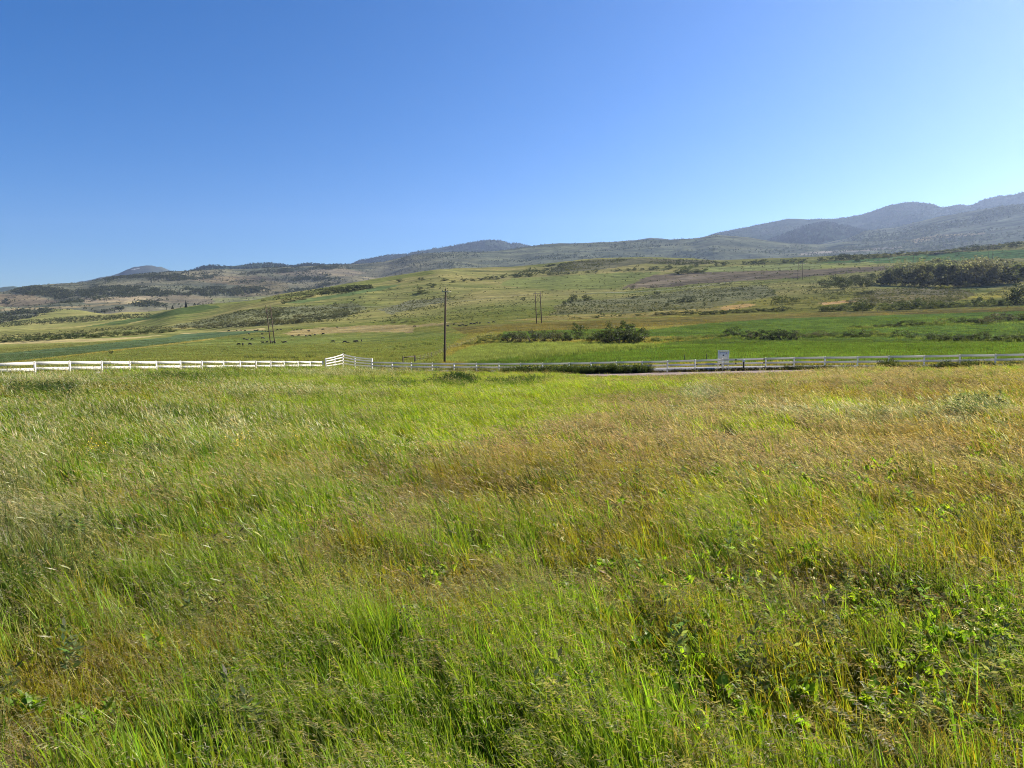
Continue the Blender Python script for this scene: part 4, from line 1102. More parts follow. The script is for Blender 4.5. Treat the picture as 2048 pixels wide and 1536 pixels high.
def rays_to_ground(Q, rmin=60, rmax=2600):
    Q = np.asarray(Q, float); res = []
    rr = np.geomspace(rmin, rmax, 900)
    for i in range(0, len(Q), 4000):
        dx, dy, dz = pix_dir(Q[i:i + 4000, 0], Q[i:i + 4000, 1]); hd = np.hypot(dx, dy)
        ux, uy, te = dx / hd, dy / hd, dz / hd
        g = ground_z(ux[:, None] * rr, uy[:, None] * rr) - CAMZ - te[:, None] * rr
        hit = (g > 0); ok = hit.any(1); k = np.maximum(hit.argmax(1), 1)
        a = np.arange(len(k)); t = -g[a, k - 1] / (g[a, k] - g[a, k - 1] + 1e-9); t = np.clip(t, 0, 1)
        r = rr[k - 1] + t * (rr[k] - rr[k - 1])
        res.append(np.stack([ux * r, uy * r, r], 1)[ok])
    return np.vstack(res)

def build_field_grass():
    """standing crop and pasture beyond the road, as low tufts that catch the light"""
    V = [tuft_green(26, 0.7, 0.16, 0.34, 0.05), tuft_green(30, 0.9, 0.12, 0.28, 0.06), tuft_green(22, 0.6, 0.3, 0.6, 0.05)]
    P = polar_points([(84, 130, 2.2), (130, 220, 0.9), (220, 380, 0.32), (380, 600, 0.08)], rad(40))
    x, y = P[:, 0], P[:, 1]
    z = ground_z(x, y); px, py = to_pix(x, y, z)
    d = sd_line(x, y, RF_A, RF_B)
    ok = np.where(px > 700, d < -13.0, (sd_line(x, y, LF_A, LF_B) < -2) | (d < -3.0))
    x, y, z, px, py = x[ok], y[ok], z[ok], px[ok], py[ok]
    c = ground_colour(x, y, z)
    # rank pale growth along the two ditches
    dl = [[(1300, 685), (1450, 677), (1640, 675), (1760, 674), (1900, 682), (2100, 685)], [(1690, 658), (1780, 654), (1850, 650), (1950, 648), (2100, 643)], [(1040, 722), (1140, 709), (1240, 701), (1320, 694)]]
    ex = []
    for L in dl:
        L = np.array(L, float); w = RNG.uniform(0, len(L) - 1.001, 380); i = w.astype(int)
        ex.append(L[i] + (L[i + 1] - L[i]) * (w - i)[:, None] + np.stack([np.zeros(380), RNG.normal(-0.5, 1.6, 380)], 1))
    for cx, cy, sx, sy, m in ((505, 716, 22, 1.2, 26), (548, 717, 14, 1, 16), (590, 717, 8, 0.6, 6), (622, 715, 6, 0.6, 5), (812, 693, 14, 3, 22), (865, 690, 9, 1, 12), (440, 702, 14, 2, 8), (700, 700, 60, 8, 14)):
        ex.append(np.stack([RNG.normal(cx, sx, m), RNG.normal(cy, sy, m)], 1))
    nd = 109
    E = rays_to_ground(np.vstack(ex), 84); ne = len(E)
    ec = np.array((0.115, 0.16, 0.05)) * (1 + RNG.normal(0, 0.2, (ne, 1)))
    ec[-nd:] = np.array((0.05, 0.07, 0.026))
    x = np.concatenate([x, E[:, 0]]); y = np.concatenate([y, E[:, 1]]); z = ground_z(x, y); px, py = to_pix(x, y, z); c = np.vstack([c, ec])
    n = len(x); r = np.hypot(x, y)
    extra = np.arange(n) >= n - ne
    tall = extra | in_poly(px, py, FIELDS[0][0])
    var = np.where(tall, 2, RNG.integers(0, 2, n))
    s = RNG.uniform(0.6, 1.2, n) * (1 + 0.8 * sstep(120, 420, r))
    scl = np.stack([s, s, RNG.uniform(0.5, 1.4, n) * (0.4 + 1.2 * fbm(x / 7, y / 3.5, 431, 3))], 1)
    t = np.clip(c * (1 + RNG.normal(0, 0.16, (n, 1))) * (0.6 + 0.8 * fbm(x / 9, y / 2.5, 432, 4))[:, None], 0.01, 0.6)
    scl[extra] *= np.array((1.0, 1.0, 1.5))
    scatter('pasture', 'low grass and crops growing on the fields beyond the road', 'grass', V, np.stack([x, y, z], 1), var, scl, yaw_only(n, 0.8), t, t, M_GRASS)
build_field_grass()

# ------------------------------------------------------------------ scrub and woods far off
def poly_points(polys, n, rmin=60, rmax=1900):
    """random places on the ground inside outlines traced on it (even over the outline as seen)"""
    out = []
    for poly, m in polys:
        p = np.array(poly, float); x0, y0 = p.min(0); x1, y1 = p.max(0); k = 0; tries = 0
        while k < m and tries < m * 30:
            q = np.stack([RNG.uniform(x0, x1, 400), RNG.uniform(y0, y1, 400)], 1); tries += 400
            q = q[in_poly(q[:, 0], q[:, 1], poly)][: m - k]
            out += [tuple(v) for v in q]; k += len(q)
    return out

def build_sage():
    V = [shrub_mesh(46, 0.62, 0.62, 0.85, 0.26, 500 + i, (1, 1, 1), 0.25, 7) for i in range(4)]
    polys = [([(1090, 630), (1130, 600), (1230, 598), (1380, 580), (1530, 570), (1560, 590), (1400, 618), (1250, 626)], 1700),
             ([(1690, 602), (1760, 578), (1900, 574), (1960, 590), (1900, 604), (1780, 608)], 1300),
             ([(1536, 612), (1560, 595), (1600, 598), (1600, 607), (1560, 614)], 260),
             ([(1960, 592), (2000, 578), (2048, 568), (2048, 590)], 200),
             ([(340, 655), (400, 640), (480, 622), (600, 612), (700, 606), (760, 618), (700, 640), (560, 650), (430, 657)], 3000),
             ([(470, 650), (520, 628), (560, 620), (560, 648)], 800), ([(560, 650), (600, 632), (690, 620), (720, 630), (640, 645)], 900),
             ([(640, 592), (650, 580), (700, 572), (745, 570), (740, 577), (690, 588)], 700),
             ([(520, 602), (560, 592), (640, 578), (690, 572), (650, 588), (600, 598)], 500),
             ([(760, 622), (820, 602), (880, 592), (930, 596), (900, 612), (800, 632)], 500),
             ([(760, 645), (800, 620), (900, 605), (1060, 590), (1090, 620), (950, 640)], 500),
             ([(1100, 545), (1120, 528), (1180, 520), (1270, 518), (1180, 538)], 900), ([(1024, 553), (1060, 536), (1110, 529), (1110, 545), (1060, 553)], 400),
             ([(1290, 527), (1300, 518), (1430, 522), (1445, 527), (1360, 531)], 400),
             ([(1100, 600), (1240, 575), (1400, 570), (1560, 562), (1640, 566), (1600, 590), (1300, 598)], 500),
             ([(1600, 590), (1620, 570), (1650, 575), (1760, 580), (1740, 592)], 350),
             ([(1700, 510), (1800, 507), (1900, 499), (2048, 484), (2048, 494), (1900, 507), (1740, 518)], 700),
             ([(0, 671), (100, 665), (300, 652), (345, 655), (340, 662), (200, 673), (0, 682)], 900),
             ([(-60, 648), (0, 645), (150, 634), (300, 628), (300, 636), (200, 642), (0, 655)], 1500)]
    polys += [([(560, 640), (700, 590), (900, 548), (1024, 542), (1400, 526), (1750, 512), (2048, 495), (2048, 612), (1500, 624), (1100, 640), (760, 650)], 3200)]
    G = rays_to_ground(poly_points(polys, 0))
    x, y, r = G[:, 0], G[:, 1], G[:, 2]; n = len(x)
    cl = fbm(x / 25, y / 25, 441, 3)
    k = RNG.uniform(0, 1, n) < sstep(0.25, 0.6, cl) * 0.9 + 0.1
    x, y, r, cl = x[k], y[k], r[k], cl[k]; n = len(x)
    s = RNG.uniform(0.6, 1.5, n) * (0.8 + 0.7 * sstep(400, 1400, r)) * (0.7 + 0.8 * cl)
    far = sstep(700, 2200, r)
    s *= 1 + 0.9 * far
    base = np.array((0.165, 0.172, 0.080)); dk = np.array((0.090, 0.105, 0.046))
    m = sstep(0.45, 0.65, fbm(x / 60, y / 60, 442, 3))[:, None]
    t = (base * (1 - m) + dk * m) * (1 + RNG.normal(0, 0.18, (n, 1)))
    scatter('sagebrush', 'grey green sagebrush dotted in patches over the middle hill', 'sagebrush', V, np.stack([x, y, ground_z(x, y) - 0.05], 1), RNG.integers(0, 4, n),
            np.stack([s, s, s * RNG.uniform(0.8, 1.2, n)], 1), yaw_only(n), np.clip(t, 0.01, 0.5), t, M_SCRUB)
build_sage()

def sheet_points(S, n, g):
    i = g.uniform(0, len(S['th']) - 1.01, n); 
    u = g.uniform(0, 1, n)
    th = np.interp(i, np.arange(len(S['th'])), S['th'])
    r0, r1 = S['rr'][0], S['rr'][int(len(S['rr']) * 0.78)]
    r = np.sqrt(r0 ** 2 + u * (r1 ** 2 - r0 ** 2))
    return np.sin(th) * r, np.cos(th) * r

def build_woods():
    V = [shrub_mesh(34, 0.6, 0.6, 0.95, 0.34, 600 + i, (1, 1, 1), 0.25, 6) for i in range(3)] + [conifer_mesh(46, 1.9, 0.42, 0.30, 620 + i, (1, 1, 1)) for i in range(2)]
    X, Y, Z, K, S, T = [], [], [], [], [], []
    g = np.random.default_rng(99)
    def put(Sx, n, thr, scale, size0, size1, con, tint, sharp=0.10, aniso=1.0, seed=0, only=None):
        x, y = sheet_points(Sx, n, g)
        nz = fbm(x / scale, y / (scale * aniso), 700 + seed, 5, 0.6)
        p = sstep(thr - sharp, thr + sharp, nz)
        k = g.uniform(0, 1, n) < p
        x, y = x[k], y[k]; z = sheet_z(Sx, x, y)
        if only is not None:
            k = only(*to_pix(x, y, z)); x, y, z = x[k], y[k], z[k]
        m = len(x)
        X.append(x); Y.append(y); Z.append(z)
        c = (g.uniform(0, 1, m) < con)
        K.append(np.where(c, g.integers(3, 5, m), g.integers(0, 3, m)))
        S.append(g.uniform(size0, size1, m) * np.where(c, 0.62, 1.0))
        T.append(np.array(tint) * (1 + g.normal(0, 0.18, (m, 1))))
    q = lambda L, s=4.0, ox=0.0, oy=500.0: [(ox + a / s, oy + b / s) for a, b in L]
    BANDS = [q(L) for L in (
        [(60, 335), (250, 290), (420, 300), (560, 330), (640, 370), (600, 405), (450, 400), (380, 370), (200, 348)], [(640, 380), (700, 330), (800, 280), (1000, 290), (1100, 320), (1400, 330), (1480, 360), (1150, 372), (900, 378), (700, 388)],
        [(430, 402), (620, 395), (660, 420), (560, 435)], [(830, 248), (960, 205), (1150, 200), (1500, 198), (1740, 188), (1720, 215), (1430, 245), (1180, 216), (1000, 228), (850, 254)], [(1480, 335), (1560, 310), (1800, 300), (2048, 310), (2048, 340), (1700, 362), (1500, 358)],
        [(1060, 435), (1200, 400), (1330, 408), (1300, 440), (1200, 465), (1080, 448)], [(-400, 500), (0, 478), (150, 478), (300, 490), (520, 500), (440, 530), (200, 552), (0, 572), (-400, 590)], [(750, 485), (900, 470), (1000, 480), (900, 502), (750, 508)], [(0, 415), (100, 395), (150, 420), (60, 440)])]
    BANDS += [q(L, 5.12, 300, 520) for L in (
        [(830, 150), (1050, 122), (1250, 150), (1000, 158)], [(1140, 108), (1400, 75), (1600, 120), (1450, 132), (1160, 118)], [(1580, 95), (1900, 50), (2048, 60), (1900, 92), (1600, 102)], [(800, 255), (1000, 215), (1250, 205), (1180, 232), (850, 258)],
        [(1260, 205), (1500, 165), (1800, 175), (1900, 200), (1500, 225)], [(1300, 335), (1450, 300), (1600, 260), (1900, 235), (1900, 255), (1650, 300), (1450, 340)], [(1060, 310), (1120, 290), (1200, 300), (1130, 318)], [(960, 255), (1020, 240), (1040, 250), (1000, 262)])]
    def banded(px, py):
        a = np.zeros(len(px), bool)
        jx = (fbm(px / 22, py / 5, 761, 4) - 0.5) * 60 + g.normal(0, 5, len(px)); jy = (fbm(px / 22 + 50, py / 5, 762, 4) - 0.5) * 15 + g.normal(0, 1.4, len(px))
        for L in BANDS: a |= in_poly(px + jx, py + jy, L)
        return a & (px < 800)
    put(S_HILL, 330000, 0.45, 130, 4, 9, 0.04, (0.105, 0.118, 0.068), 0.12, 1.0, 1, banded)
    put(S_HILL, 16000, 0.50, 300, 3, 6, 0.0, (0.115, 0.125, 0.075), 0.15, 0.6, 11, lambda px, py: px < 1000)
    put(S_HILL, 34000, 0.52, 360, 5, 9, 0.03, (0.105, 0.125, 0.075), 0.08, 0.6, 2, lambda px, py: px >= 780)
    put(S_HILL, 9000, 0.46, 200, 3, 6, 0.0, (0.12, 0.125, 0.075), 0.25, 1.0, 3)
    # conifers along the tops of the foothills
    put(S_HILL, 20000, 0.55, 260, 6, 9, 0.6, (0.060, 0.078, 0.045), 0.06, 1.0, 4,
        lambda px, py: in_poly(px, py, [(520, 548), (540, 538), (760, 522), (840, 508), (980, 500), (980, 512), (870, 530), (760, 535), (620, 552)]) | in_poly(px, py, [(200, 566), (210, 552), (300, 544), (400, 541), (430, 548), (400, 556), (260, 570)]) |
                       in_poly(px, py, [(1040, 496), (1080, 484), (1240, 480), (1400, 474), (1400, 490), (1240, 500), (1100, 496)]) | in_poly(px, py, [(450, 552), (520, 540), (560, 548), (520, 556)]))
    put(S_SPUR, 16000, 0.50, 420, 6, 11, 0.08, (0.10, 0.12, 0.072), 0.12, 0.7, 5)
    put(S_RM, 20000, 0.42, 500, 7, 12, 0.2, (0.064, 0.088, 0.054), 0.2, 1.0, 6)
    put(S_KN, 8000, 0.36, 400, 9, 17, 0.4, (0.038, 0.052, 0.028), 0.2, 1.0, 7)
    put(S_MM, 12000, 0.42, 500, 11, 20, 0.4, (0.055, 0.075, 0.042), 0.2, 1.0, 8)
    put(S_LR, 9000, 0.36, 400, 9, 16, 0.4, (0.038, 0.055, 0.028), 0.2, 1.0, 9)
    X = np.concatenate(X); Y = np.concatenate(Y); Z = np.concatenate(Z); K = np.concatenate(K); S = np.concatenate(S); T = np.vstack(T); n = len(X)
    T = np.clip(T, 0.008, 0.5)
    scatter('forest', 'distant scrub oak thickets and dark conifers covering the hills and mountains', 'woods', V, np.stack([X, Y, Z - 0.3], 1), K, S, yaw_only(n), T, T, M_SCRUB)
build_woods()
# ------------------------------------------------------------------ road and track
def strip_on_ground(name, label, cat, mat, A, B, o0, o1, t0, t1, lift, nx=160, ny=9, wob=0.0):
    d = (B - A); L = np.linalg.norm(d); d = d / L; nrm = np.array((-d[1], d[0]))
    if nrm[1] < 0: nrm = -nrm
    s = np.linspace(t0, t1, nx)[:, None]; q = np.linspace(0, 1, ny)[None]
    w0 = o0 + (fbm(s / 6, s * 0 + 3, 811, 3) - 0.5) * wob; w1 = o1 + (fbm(s / 6, s * 0 + 9, 812, 3) - 0.5) * wob
    off = w0 * (1 - q) + w1 * q
    x = A[0] + d[0] * s + nrm[0] * off; y = A[1] + d[1] * s + nrm[1] * off
    z = ground_z(x, y) + lift
    me = np_mesh(name, np.stack([x, y, z], -1).reshape(-1, 3), [grid_faces(nx, ny)[:, ::-1]], None, True, [mat])
    o = add_obj(name, me); tag(o, label, cat, kind='structure'); return o
strip_on_ground('road', 'pale grey asphalt road running behind the white fence', 'road', M_ROAD, RF_A, RF_B, 3.2, 11.0, 16, 130, 0.06)
strip_on_ground('dirt_track', 'bare reddish dirt strip in front of the fence and sign', 'dirt track', M_DIRT, RF_A, RF_B, -6.6, -0.9, 20, 54, 0.03, wob=2.0)
strip_on_ground('road_line', 'faded white edge line along the asphalt road', 'road marking', M_PAINT, RF_A, RF_B, 10.3, 10.42, 16, 130, 0.066, ny=2)

# ------------------------------------------------------------------ fences
def post_at(A, B, px):
    q = line_at_px(A, B, px); return np.array((q[0], q[1], float(ground_z(q[0], q[1]))))

def vinyl_fence(name, label, posts, height, rails, pw=0.125, rh=0.215, rd=0.05, caps=True, top_of=None):
    """posts: list of ground points.  root at the first post"""
    o0 = posts[0]; root = empty(name, tuple(o0)); tag(root, label, 'fence')
    tops = [height if top_of is None else top_of[i] for i in range(len(posts))]
    for i, p in enumerate(posts):
        b = MB(); q = p - o0; h = tops[i] - 0.02; w = pw / 2
        nb = posts[min(i + 1, len(posts) - 1)] - posts[max(i - 1, 0)]; a = math.atan2(nb[1], nb[0])
        b.box((-w, -w, -0.35), (w, w, h), 0.006)
        b.box((-w - 0.012, -w - 0.012, h + 0.002), (w + 0.012, w + 0.012, h + 0.03), 0.004)
        v = [(-w - 0.008, -w - 0.008, h + 0.032), (w + 0.008, -w - 0.008, h + 0.032), (w + 0.008, w + 0.008, h + 0.032), (-w - 0.008, w + 0.008, h + 0.032), (0, 0, h + 0.085)]
        b.add(v, T=[(0, 1, 4), (1, 2, 4), (2, 3, 4), (3, 0, 4)])
        po = b.build('post', M_WHITE, root, tuple(q)); po.rotation_euler = (RNG.normal(0, 0.012), RNG.normal(0, 0.012), a)
    for k, fr in enumerate(rails):
        b = MB()
        for i in range(len(posts) - 1):
            p, q = posts[i] - o0, posts[i + 1] - o0
            d = (q - p); d = d / np.linalg.norm(d)
            p2 = p + d * (pw / 2 + 0.002) + np.array((0, 0, tops[i] * fr + RNG.normal(0, 0.012)))
            q2 = q - d * (pw / 2 + 0.002) + np.array((0, 0, tops[i + 1] * fr + RNG.normal(0, 0.012)))
            b.beam(p2, q2, rd, rh)
        b.build('rail', M_WHITE, root)
    return root

LPX = [-160, -90, -5, 71, 141, 205, 261, 314, 362, 405, 448, 481, 512, 542, 569, 597, 621, 646]
lp = [post_at(LF_A, LF_B, p) for p in LPX]
vinyl_fence('rail_fence', 'sunlit white three-rail fence running back along the edge of the green meadow at the left', lp, 1.18, (0.92, 0.58, 0.22))
RPX = [745, 785, 823, 865, 908, 953, 998, 1041, 1085, 1138, 1181, 1232, 1284, 1334, 1390, 1444, 1530, 1587, 1648, 1713, 1775, 1846, 1917, 1988, 2062, 2140, 2225]
rp = [post_at(RF_A, RF_B, p) for p in RPX]
vinyl_fence('rail_fence', 'long shaded white three-rail fence in front of the road, right of the corner panels', rp, 1.2, (0.93, 0.60, 0.22), rh=0.19)
# taller corner panels where the two fences meet
ca = lp[-1] + np.array((0.35, 0.1, 0)); cd = rp[0] + np.array((-0.05, 0.30, 0))
cxy = line_at_px(np.array((-30.0, 97.5)), np.array((0.0, 97.0)), 687); cb = np.array((cxy[0], cxy[1], float(ground_z(*cxy))))
mid = lambda p, q, t: np.array((*(p[:2] * (1 - t) + q[:2] * t), float(ground_z(*(p[:2] * (1 - t) + q[:2] * t)))))
vinyl_fence('corner_fence', 'taller white corner panels with close rails where the two white fences meet', [ca, mid(ca, cb, 0.5), cb, mid(cb, cd, 0.42), cd], 1.6,
            (0.95, 0.78, 0.58, 0.38), top_of=[1.5, 1.75, 2.05, 1.72, 1.62], rh=0.15)

# gate hardware on the right fence
for px, hs in ((1441, (0.66, 0.25)), (1471, (1.10, 0.74, 0.26)), (1527, (1.10, 0.74, 0.26)), (1393, (0.75, 0.27))):
    p = post_at(RF_A, RF_B, px)
    root = empty('gate_bracket', (p[0] - 0.05, p[1] - 0.10, p[2]))
    wh = {1441: 'black rail brackets beside the fence post under the white sign', 1471: 'black rail brackets on the fence just right of the white sign',
          1527: 'black rail brackets at the fence post right of the dark wooden post', 1393: 'black rail brackets at the fence post left of the white sign'}[px]
    tag(root, wh, 'bracket', 'black brackets on the white fence')
    for h in hs:
        b = MB(); b.box((-0.07, -0.03, h - 0.07), (0.07, 0.0, h + 0.07), 0.01); b.box((-0.03, -0.05, h - 0.03), (0.03, -0.031, h + 0.03), 0.006)
        b.build('bracket_plate', M_DARK, root)

# ------------------------------------------------------------------ sign, posts
p = post_at(RF_A + np.array((0, 1.6)), RF_B + np.array((0, 1.6)), 1445.5)
a = math.atan2(RF_B[1] - RF_A[1], RF_B[0] - RF_A[0]) * 0.35
sign = empty('sign_board', tuple(p), a); tag(sign, 'white post-and-panel sign with a small dark triangle, standing behind the white fence', 'sign')
for s in (-1, 1):
    b = MB(); b.box((s * 0.50 - 0.055, -0.055, -0.3), (s * 0.50 + 0.055, 0.055, 2.05), 0.008); b.build('post', M_SIGN, sign)
b = MB(); b.box((-0.442, -0.05, 1.93), (0.442, 0.05, 2.05), 0.008); b.build('top_rail', M_SIGN, sign)
b = MB(); b.box((-0.44, -0.02, 1.12), (0.44, 0.02, 1.90), 0.006); pan = b.build('panel', M_SIGN, sign)
for p0, p1 in (((-0.36, 1.815), (0.18, 1.855)), ((-0.36, 1.75), (-0.27, 1.80)), ((0.24, 1.70), (0.36, 1.84)), ((-0.30, 1.24), (0.0, 1.28))):
    b = MB(); b.box((p0[0], -0.027, p0[1]), (p1[0], -0.021, p1[1])); b.build('print', M_GREYPRINT, pan)
b = MB(); b.add([(-0.11, -0.0215, 1.48), (0.11, -0.0215, 1.48), (0, -0.0215, 1.66), (-0.11, -0.028, 1.48), (0.11, -0.028, 1.48), (0, -0.028, 1.66)], Q=[(0, 1, 4, 3), (1, 2, 5, 4), (2, 0, 3, 5)], T=[(3, 4, 5)])
b.build('emblem', M_PRINT, pan)
b = MB(); b.box((-0.442, -0.03, 0.80), (-0.06, 0.03, 0.94), 0.006); b.box((0.06, -0.03, 0.80), (0.442, 0.03, 0.94), 0.006); b.box((-0.06, -0.03, 0.2), (0.06, 0.03, 1.118), 0.006); b.build('lower_brace', M_SIGN, sign)

p = post_at(RF_A - np.array((0, 0.45)), RF_B - np.array((0, 0.45)), 1486)
wp = empty('wooden_post', tuple(p)); tag(wp, 'short dark brown wooden post with pale cap against the white fence near the sign', 'post')
b = MB(); b.tube([(0, 0, -0.3), (0.01, 0, 0.4), (0.015, 0.01, 0.86)], [0.09, 0.085, 0.08], 10, 0.06); b.build('shaft', M_OLDWOOD, wp)
b = MB(); b.box((-0.09, -0.09, 0.862), (0.12, 0.09, 1.12), 0.015); b.build('cap', M_SIGN, wp)

# small dark fence stakes beyond the road near the sign
for px, py, lab in ((1413, 722, 'short dark stake beyond the road, left of the white sign'), (1369, 724, 'dark stake beyond the road, second to the left of the white sign')):
    gx, gy, gz = on_ground(px, py, 84)
    o = MB(); o.tube([(0, 0, -0.2), (0.02, 0, 0.6), (0, 0.02, 1.0)], [0.06, 0.055, 0.05], 7, 0.1)
    tag(o.build('wooden_stake', M_OLDWOOD, None, (gx, gy, gz)), lab, 'stake')

# timber brace behind the fence
g1 = on_ground(806, 727, 90); g2 = on_ground(829, 726, 90)
br = empty('timber_brace', g1); tag(br, 'dark timber H brace with top beam behind the white fence, beside the utility pole', 'fence brace')
d = np.array(g2) - np.array(g1)
for q in (np.zeros(3), d):
    b = MB(); b.tube([q + (0, 0, -0.3), q + (0.02, 0, 0.6), q + (0, 0, 1.35)], [0.11, 0.10, 0.095], 8, 0.06); b.build('post', M_OLDWOOD, br)
b = MB(); b.tube([d * 0.07 + (0, 0, 1.02), d * 0.5 + (0, 0, 1.1), d * 0.93 + (0, 0, 1.16)], [0.10, 0.095, 0.09], 8, 0.05); b.build('beam', M_OLDWOOD, br)

# wire fences on thin stakes
def wire_fence(label, pixels, h, rmin, rad_=0.05, rmax=1500):
    pts = [np.array(on_ground(px, py, rmin, rmax)) for px, py in pixels]
    root = empty('wire_fence', tuple(pts[0])); tag(root, label, 'fence')
    tops = []
    for p in pts:
        b = MB(); q = p - pts[0]; ln = RNG.normal(0, 0.05, 2); hh = h * RNG.uniform(0.85, 1.12)
        b.tube([q + (0, 0, -0.2), q + (ln[0] * 0.5, ln[1] * 0.5, hh * 0.5), q + (ln[0], ln[1], hh)], [rad_, rad_ * 0.95, rad_ * 0.9], 6, 0.1)
        b.build('stake', M_OLDWOOD, root); tops.append(q + (0, 0, hh))
    for k in (0.9, 0.6, 0.3):
        b = MB()
        for i in range(len(pts) - 1):
            b.beam(pts[i] - pts[0] + (0, 0, h * k), pts[i + 1] - pts[0] + (0, 0, h * k), 0.008, 0.008)
        b.build('wire', M_WIRE, root)
line = [(832, 724), (840, 722), (848, 720), (856, 717.5), (864, 715), (872, 711.5), (880, 708), (886, 705), (893, 702), (900, 699), (908, 696.5), (916, 694), (924, 691), (932, 688.5), (941, 685), (950, 681), (960, 677), (972, 673), (986, 669.5)]
wire_fence('thin line of wooden stakes and wire climbing from the brace past the utility pole', line, 1.15, 90, 0.06)
line2 = [(1000 + i * 33, 661 - i * 0.95 - max(0, i - 14) * 0.35) for i in range(12)]
wire_fence('sparse wire fence along the olive strip above the willow hedge', [(px, py) for px, py in line2], 1.2, 200, 0.07)
line3 = [(1640, 631), (1668, 629.5), (1700, 628), (1725, 627), (1755, 626), (1785, 625), (1812, 624), (1840, 622.5), (1868, 621.5), (1890, 620.5), (1914, 619.5), (1940, 618), (1965, 617), (1990, 616), (2015, 615), (2040, 613.5)]
wire_fence('long wire fence along the top edge of the bright upper field at the right', line3, 1.4, 250, 0.09)

# ------------------------------------------------------------------ poles
def utility_pole():
    px0, py0 = 889, 727
    g = on_ground(px0, py0, 95)
    H = 148 / F * g[1] * 1.0
    root = empty('utility_pole', g); tag(root, 'tall dark brown wooden utility pole with a bleached crossarm behind the white fence', 'utility pole')
    b = MB(); lx = 0.27
    b.tube([(0, 0, -0.5), (lx * 0.3, 0, H * 0.3), (lx * 0.65, 0, H * 0.65), (lx, 0, H)], [0.19, 0.175, 0.155, 0.13], 14, 0.02); b.build('shaft', M_WOOD, root, smooth=True)
    z = H * 0.965
    b = MB(); b.beam((lx - 0.62, -0.19, z + 0.05), (lx + 0.95, -0.19, z - 0.03), 0.10, 0.13); arm = b.build('crossarm', M_ARMWOOD, root)
    for q in (-0.52, 0.3, 0.86):
        b = MB(); b.tube([(lx + q, -0.19, z + 0.06), (lx + q, -0.19, z + 0.17)], [0.018, 0.018], 6); b.tube([(lx + q, -0.19, z + 0.13), (lx + q, -0.19, z + 0.18), (lx + q, -0.19, z + 0.24), (lx + q, -0.19, z + 0.27)], [0.04, 0.06, 0.055, 0.02], 10)
        b.build('insulator', M_GLASSY, arm)
    b = MB(); b.tube([(lx, 0, H), (lx, 0, H + 0.18)], [0.03, 0.025], 6); b.tube([(lx, 0, H + 0.13), (lx, 0, H + 0.2), (lx, 0, H + 0.27), (lx, 0, H + 0.3)], [0.05, 0.07, 0.06, 0.02], 10); b.build('insulator', M_GLASSY, root)
    for s in (-1, 1):
        b = MB(); b.beam((lx + s * 0.03, -0.17, z - 0.62), (lx + s * 0.5, -0.21, z - 0.05), 0.03, 0.04); b.build('brace', M_ARMWOOD, root)
utility_pole()

def h_frame(label, px, py, hpx, gap, lean=0.0, rmin=200, arms=True, plate=False):
    g = on_ground(px, py, rmin); sc_ = g[1] / F
    H = hpx * sc_; G = gap * sc_
    root = empty('h_frame_pole', g); tag(root, label, 'power pole', 'twin pole structures of the power line')
    lx = lean * H
    for s in (-0.5, 0.5):
        b = MB(); b.tube([(s * G, 0, -0.8), (s * G + lx * 0.5, 0, H * 0.5), (s * G + lx, 0, H)], [0.26, 0.23, 0.19], 10, 0.03); b.build('pole', M_WOOD, root, smooth=True)
    z = H * 0.93
    b = MB(); b.beam((lx * 0.93 - G * 0.95, -0.3, z), (lx * 0.93 + G * 0.95, -0.3, z), 0.16, 0.24); arm = b.build('crossarm', M_WOOD, root)
    for q in (-0.9, 0.0, 0.9):
        b = MB(); b.tube([(lx * 0.93 + q * G, -0.3, z - 0.14), (lx * 0.93 + q * G, -0.3, z - 0.5), (lx * 0.93 + q * G, -0.3, z - 0.9), (lx * 0.93 + q * G, -0.3, z - 1.1)], [0.04, 0.11, 0.11, 0.04], 8)
        b.build('insulator', M_GLASSY, arm)
    b = MB(); b.beam((-0.46 * G + lx * 0.62, -0.24, H * 0.62), (0.46 * G + lx * 0.9, -0.24, H * 0.88), 0.08, 0.14); b.beam((0.46 * G + lx * 0.62, 0.24, H * 0.62), (-0.46 * G + lx * 0.9, 0.24, H * 0.88), 0.08, 0.14)
    b.build('cross_brace', M_WOOD, root)
    if plate:
        for s in (-0.5, 0.5):
            b = MB(); b.beam((s * G + lx + 0.25, -0.32, H * 0.955), (s * G + lx + 2.6, -0.32, H * 0.90), 0.05, 0.75); b.build('aerial_marker', M_ARMWOOD, root)
    return root
h_frame('tall twin wooden power poles leaning slightly among the black cattle at the left', 545.5, 687, 76, 8.5, -0.10)
h_frame('twin dark power poles on the olive strip above the willow hedge', 1078.5, 647, 63, 10, -0.055, 250)
h_frame('twin power poles with pale tips in front of the ploughed field', 1600, 560, 35, 9, 0, 400, plate=True)
h_frame('faint twin power poles rising behind the left end of the aspen grove', 1830.5, 533, 29, 9, 0, 500)
h_frame('smallest farthest twin power poles above the right end of the aspen grove', 1981, 519, 31, 8, 0, 500)

